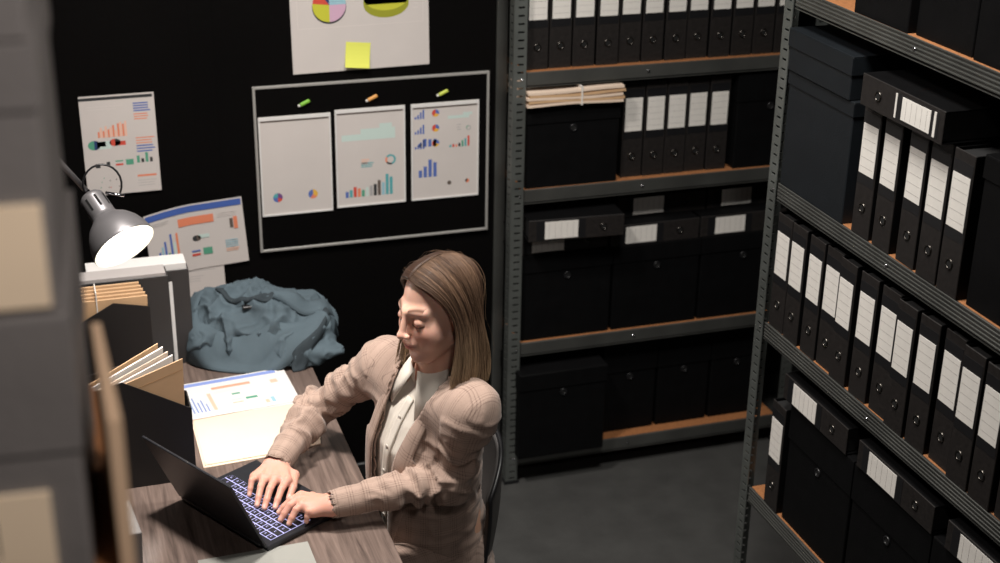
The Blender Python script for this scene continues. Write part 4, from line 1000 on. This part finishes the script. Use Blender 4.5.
# hair ---------------------------------------------------------------
def hair_point(sx, s_, t_, lift):
    """s_: 0 at the front hairline .. 1 at the nape; t_: 0 at the parting .. 1 at the tip"""
    ph = s_*2.35                                             # along the parting, over the crown to the back
    pa = .62+ph*.90; y0 = -.018+.098*math.cos(pa); z0 = .030+.093*math.sin(pa)+.012*max(0,1-s_*3)
    Ty = np.interp(s_, [0,.12,.3,.6,1], [.014,.004,-.018,-.058,-.085]); Tx = np.interp(s_, [0,.3,.6,.8,1], [.083,.085,.074,.050,.012])
    Tz = np.interp(s_, [0,.5,1], [-.005,-.015,-.03])
    kk = .42
    if t_ < kk:
        th = t_/kk*PI/2; sn, cs = math.sin(th), math.cos(th)
        bul = np.interp(s_, [0,.15,1], [.0,.006,.0])*math.sin(2*th)
        x = (Tx+bul)*sn; y = Ty+(y0-Ty)*cs**np.interp(s_,[0,.2],[1.25,1.0]); z = Tz+(z0-Tz)*cs**(.75) 
        r = A3(x*sx, y, z); c_y = A3(0,-.018,.03); dv = r-c_y; k0 = math.sqrt((dv[0]/.078)**2+(dv[1]/.098)**2+(dv[2]/.090)**2)
        if k0 < 1.02: r = c_y+dv*(1.02/k0)
        dv = r-c_y; r = r+dv/np.linalg.norm(dv)*lift*min(1,.25+2.2*t_)
        return hw(r)
    p0 = hair_point(sx, s_, kk-1e-6, lift); u = (t_-kk)/(1-kk)
    ln = np.interp(s_, [0,.4,1], [.178,.200,.190])*1.0
    out = HR@A3(sx, 0, 0)*(.014*math.sin(u*PI*.9)+.010*u) ; back = HR@A3(0,-1,0)
    fwd_ = HR@A3(0,1,0)*(.026*u*(1-s_)*(1 if u > 0 else 0))
    return p0+A3(0,0,-ln*u)+out*(1-.3*s_)+fwd_+back*(.012*math.sin(u*PI)+.020*u)*s_
hv, hf, hc = [], [], []
cd_, cm_, cl_ = np.array(lin((54,38,30))), np.array(lin((124,98,78))), np.array(lin((188,160,126)))
def strand(sx, s_, lift, r, n_=17, tone=0, tmax=1.0, wob=0.0):
    o0 = len(hv); tone2 = random.random(); ck = int(s_*46)*2+(sx > 0); crn = random.Random(ck); ca_, cb_, cl0 = crn.uniform(-1,1), crn.uniform(0,6.3), crn.uniform(.90,1.0); tmax *= cl0; tone = np.clip(tone*.5+.5*crn.random(), 0, 1)**1.4; ph = random.uniform(0, 6.3); pts_ = [hair_point(sx, s_+.02*math.sin(ph+k*.35)*wob, tmax*(k/(n_-1))**.92, lift*(1-.35*k/n_)) for k in range(n_)]
    pts_[0] = pts_[0]-HR@A3(sx, 0, 0)*random.uniform(0,.004)
    for _ in range(3): pts_ = [pts_[0]]+[(pts_[k-1]+2*pts_[k]+pts_[k+1])/4 for k in range(1, n_-1)]+[pts_[-1]]
    for k, p in enumerate(pts_):
        u = k/(n_-1); p = p+A3(math.sin(ph+u*4.2), math.cos(ph*1.7+u*3.7), 0)*.0035*u*(.4+wob)+A3(math.sin(cb_+u*5.5), math.cos(cb_*1.3+u*5), 0)*.0075*u*u*abs(ca_)
        a = pts_[max(0,k-1)]; b = pts_[min(n_-1,k+1)]; t_ = b-a; t_ = t_/(np.linalg.norm(t_)+1e-9)
        x = np.cross(t_, A3(.3,.2,.9)); x /= np.linalg.norm(x)+1e-9; y = np.cross(t_, x); rr = r*(1-.65*u**3)*(.75 if k == 0 else 1)
        base_ = (cd_*(1-tone)+cm_*tone)*(.7+.6*tone2); mix_ = np.clip((u-.45)/.5, 0, 1)*(.25+.6*tone); c = base_*(1-mix_)+cl_*mix_
        for q in range(4): an = q*PI/2; hv.append(p+x*math.cos(an)*rr+y*math.sin(an)*rr*.7); hc.append(c)
    for k in range(n_-1):
        for q in range(4): a = o0+k*4+q; b = o0+k*4+(q+1) % 4; hf.append((a, b, b+4, a+4))
for sx in (-1, 1):
    for i in range(1500):
        s_ = random.random()**1.0; strand(sx, s_, random.uniform(.001, .009), random.uniform(.0007, .0015), tone=random.random(), tmax=random.uniform(.90, 1.0), wob=random.uniform(.2, .9))
    for i in range(30): strand(sx, random.random(), random.uniform(.010, .020), .00035, tone=.7, tmax=random.uniform(.35,.9), wob=2.0)
hair = mesh_np('hair', np.array(hv)-PO, np.array(hf), hair_m, person); with_col(hair, np.array(hc)); hair['label'] = 'shoulder length brown hair with lighter ends'; hair['kind'] = 'stuff'
# dense under layer
uvv, uf, uc = [], [], []
for sx in (-1, 1):
    o0 = len(uvv); NS, NT = 40, 30
    for i in range(NS+1):
        for k in range(NT+1): uvv.append(hair_point(sx, i/NS, .96*k/NT, -.0015)); mx_ = max(0,(k/NT-.5))*.7; uc.append(cd_*(1-mx_)+cl_*mx_*.6)
    for i in range(NS):
        for k in range(NT): a = o0+i*(NT+1)+k; uf.append((a, a+1, a+NT+2, a+NT+1))
ul_ = mesh_np('hair_under_layer', np.array(uvv)-PO, np.array(uf), hair_m, hair); with_col(ul_, np.array(uc)); s_ = ul_.modifiers.new('thickness', 'SOLIDIFY'); s_.thickness = .003; s_.offset = -1

# ------------------------------------------------------------------ the chair
CB = A3(.882, 3.136, 0)
ct = thing('office_chair', 'grey shell office chair with curved back the woman sits on', 'chair', tuple(CB*A3(1,1,0)-A3(.05,.03,0)), math.atan2(fw[1], fw[0])-PI/2)
# local +y = forward
vs_, fs_ = [], []; NU, NV = 28, 18
for j in range(NV+1):
    for i in range(NU+1):
        a = (i/NU-.5)*2*1.15; vv_ = j/NV; R = .205+.015*vv_
        top = .47+.33*(vv_)*(1-.30*(abs(a)/1.15)**2.6)
        vs_.append((math.sin(a)*R*1.02, .03-math.cos(a)*R*(.98)-.030*math.sin(vv_*PI*.8)*math.cos(a), top))
for j in range(NV):
    for i in range(NU): a = j*(NU+1)+i; fs_.append((a, a+1, a+NU+2, a+NU+1))
o = mesh_np('backrest', np.array(vs_), np.array(fs_), plastic_g, ct); s_ = o.modifiers.new('thickness', 'SOLIDIFY'); s_.thickness = .012
m = MB(); edge = [vs_[NV*(NU+1)+i] for i in range(NU+1)]; edge = [vs_[j*(NU+1)] for j in range(0, NV)]+edge+[vs_[j*(NU+1)+NU] for j in range(NV-1, -1, -1)]
m.tube([V(p) for p in edge], .0065, plastic_d, 10); m.build('edge_trim', ct)
m = MB(); m.M = Matrix.Translation((0,.12,0)); m.lathe([(0,.405),(.20,.405),(.235,.425),(.24,.445),(.225,.460),(.0,.455)], plastic_g, 40); m.build('seat', ct)
m = MB(); m.M = Matrix.Translation((0,.12,0)); m.lathe([(0,.06),(.03,.06),(.03,.22),(.018,.225),(.018,.405),(0,.405)], chrome, 24); m.build('gas_column', ct)
for k in range(5):
    a = k*2*PI/5+.3; m = MB(); m.tube([(0,.12,.085),(.28*math.cos(a),.12+.28*math.sin(a),.062)], [.022,.015], plastic_d, 10); lg = m.build('leg', ct)
    m = MB(); m.M = Matrix.Translation((.28*math.cos(a),.12+.28*math.sin(a),.028)) @ Matrix.Rotation(PI/2, 4, 'X'); m.lathe([(0,-.02),(.024,-.02),(.028,-.015),(.028,.015),(.024,.02),(0,.02)], plastic_d, 20); m.build('caster', lg)

# ------------------------------------------------------------------ backpack
BP = A3(.560, 3.875, DT); bt_ = thing('backpack', 'slate blue canvas backpack slumped on the desk against the black wall', 'backpack', tuple(BP))
F = Field(A3(-.30,-.26,.0), A3(.30,.30,.30), .0042)
ca, sa = math.cos(-.32), math.sin(-.32); RB = np.array([[ca,-sa,0],[sa,ca,0],[0,0,1.]])
F.ell((0,.02,.075), (.215,.150,.105), .03, RB)
F.ell((-.07,.06,.110), (.135,.110,.085), .04, RB)
F.ell((.11,-.03,.065), (.115,.115,.080), .03, RB)
F.ell((-.14,.02,.06), (.085,.11,.075), .03, RB)
F.ell((.04,-.10,.04), (.20,.060,.050), .02, RB)
F.ell((.02,-.02,.165), (.10,.06,.02), .03, RB)
v5, f5 = F.mesh(); v5 = smooth_v(v5, f5, 1, .5); n5 = normals(v5, f5)
out = v5.copy()
fc = A3(.035,-.045,.13)
for i, (p, nn) in enumerate(zip(v5, n5)):
    q = p-fc; an = math.atan2(q[1], q[0]); r = np.linalg.norm(q[:2])
    wx = .05*noise.noise(V((p[0]*6, p[1]*6, 3.3))); wy = .05*noise.noise(V((p[0]*6+9, p[1]*6, 1.3)))
    w1 = abs(noise.noise(V((an*2.3+r*4+wx*20, r*3, p[2]*2+2.0)))); rid = (1-min(1, 2.1*w1))**1.6
    w2 = abs(noise.noise(V(((p[0]+wx)*7+(p[1]+wy)*9+1.7, (p[1]+wy)*13-(p[0]+wx)*5, p[2]*9)))); rid2 = (1-min(1, 2.4*w2))**1.8
    w3 = abs(noise.noise(V(((p[0]+wx)*26, (p[1]+wy)*22, p[2]*16)))); rid3 = (1-min(1, 2.6*w3))**2
    w4 = abs(noise.noise(V((r*13+wx*14, an*.9+1, 5.5)))); rid4 = (1-min(1, 2.2*w4))**1.4
    out[i] = p+nn*(.002*(rid-.4)+.016*(rid2-.4)+.006*(rid3-.3)+.020*(rid4-.4))
out[:,2] = np.maximum(out[:,2]*.93, .001)
bpb = mesh_np('body', out, f5, bagm, bt_)
bvh5 = BVHTree.FromPolygons([tuple(x) for x in out.tolist()], [tuple(x) for x in f5.tolist()])
def drape(x, y, lift=.004):
    h_ = bvh5.ray_cast(V((x,y,.6)), V((0,0,-1)), 1.0); return (h_[0]+V((0,0,lift))) if h_[0] is not None else V((x,y,lift))
def strap(name, path, w_, mt, lift=.005, n_=40, z=None):
    P_ = []; k = len(path)-1
    for i in range(n_+1):
        u = i/n_*k; a = int(min(u, k-1)); fr = u-a
        p0 = path[max(a-1,0)]; p1 = path[a]; p2 = path[a+1]; p3 = path[min(a+2,k)]
        P_.append([.5*((2*p1[c])+(-p0[c]+p2[c])*fr+(2*p0[c]-5*p1[c]+4*p2[c]-p3[c])*fr**2+(-p0[c]+3*p1[c]-3*p2[c]+p3[c])*fr**3) for c in (0,1)])
    m = MB(); vs = []
    for i, (x, y) in enumerate(P_):
        a = P_[max(0,i-1)]; b = P_[min(n_,i+1)]; t_ = V((b[0]-a[0], b[1]-a[1], 0)).normalized(); s_ = V((-t_.y, t_.x, 0))*w_/2
        for k_ in (-1, -.5, 0, .5, 1): c = drape(x+s_.x*k_, y+s_.y*k_, lift+.004*(1-k_*k_)); vs.append(c)
    zz = np.array([p.z for p in vs]).reshape(-1,5); 
    for _ in range(4): zz[1:-1] = (zz[:-2]+zz[1:-1]*2+zz[2:])/4
    zz = np.maximum(zz, .003)
    vs = [V((p.x,p.y,zz[i//5,i%5])) for i, p in enumerate(vs)]
    fs = [(i*5+k_, (i+1)*5+k_, (i+1)*5+k_+1, i*5+k_+1) for i in range(n_) for k_ in range(4)]
    m.add(vs, fs, mt, True); o = m.build(name, bt_); s_ = o.modifiers.new('thickness', 'SOLIDIFY'); s_.thickness = .006; s_.offset = -1; return o
strap('shoulder_strap', [(-.16,.10),(-.20,.02),(-.18,-.06),(-.10,-.12),(.0,-.15),(.10,-.14),(.17,-.09)], .055, bagm, .006)
strap('shoulder_strap', [(.02,.0),(.10,-.06),(.17,-.05),(.21,.01),(.18,.08)], .050, bagm, .006)
strap('top_handle', [(.10,.17),(.14,.19),(.18,.17),(.20,.13)], .022, bagd, .012)
strap('zipper', [(-.11,.04),(-.07,-.02),(-.01,-.05),(.04,-.04)], .016, bagd, .004)
strap('webbing', [(.20,-.05),(.16,-.12),(.10,-.17),(.06,-.18)], .022, bagd, .004)
m = MB(); p = drape(-.04,-.055,.006); m.box(p.x-.014, p.x+.014, p.y-.010, p.y+.010, p.z-.002, p.z+.006, plastic_d, .002); m.build('buckle', bt_)
for i, (x, y) in enumerate(((.150,.085),(.178,.075))):
    p = drape(x,y,.010); m = MB(); m.M = Matrix.Translation((p.x,p.y,p.z)) @ Matrix.Rotation(.9,4,'X'); m.lathe([(0,-.004),(.011,-.003),(.013,0),(.011,.003),(0,.004)], mat('dull_red_tab', (96,74,72), .6), 16); m.build('pull_tab', bt_)

# ------------------------------------------------------------------ blurred foreground: box stack on a shelf
t = thing('metal_shelving_unit', 'metal shelving unit close to the camera at the left edge carrying grey boxes', 'shelving', (-.62, 1.085, 0))
for x, y, sx, sy in ((0,0,1,1),(0,.40,1,-1),(.50,.40,-1,-1),(.50,0,-1,1)):
    post_mesh(1.878, zinc, sx, sy).build('post', t, (x,y,0))
for z in (1.878, 1.40, .95, .50, .12):
    m = MB(); m.box(.004,.652 if z == 1.878 else .5,.006,.394,z-.018,z,board_m,.001); b = m.build('shelf_board', t)
    m = MB(); m.box(.046,.455,.0005,.004,z-.046,z,zinc_d,.001); m.build('beam', b)
def fg_box(label, x1, y, z, w_, d, hgt, mt, rz, lab=None, lidh=.05):
    c, s_ = math.cos(rz), math.sin(rz)                        # right front corner at x1, y
    return archive_box(label, w_, d, hgt, mt, (x1-w_*c, y-w_*s_, z), rz, ring=None, lidh=lidh, lab=lab, group=None)
fg_box('grey archive box with buff label, lower of the blurred stack at the left edge', .0095, 1.085, 1.879, .30, .30, .255, box_g, -.065, (.15,.270,.012,.100), .12)
fg_box('grey archive box with buff label, upper of the blurred stack at the left edge', .0060, 1.090, 2.135, .30, .30, .213, box_g, -.065, (.13,.292,.006,.090), .05)
fg_box('grey flat box on top of the blurred stack at the left edge', .0050, 1.092, 2.349, .30, .30, .16, box_g, -.065)
m = MB(); m.prismz([(0,0),(.012,0),(.009,.20),(0,.20)], 0, .15, mat('tan_card', (220, 186, 154), .7)); tag(m.build('folder', None, (.0305, 1.10, 1.879), (0,0,-.0)), 'tan folder standing at the right side of the blurred box stack', 'folder')
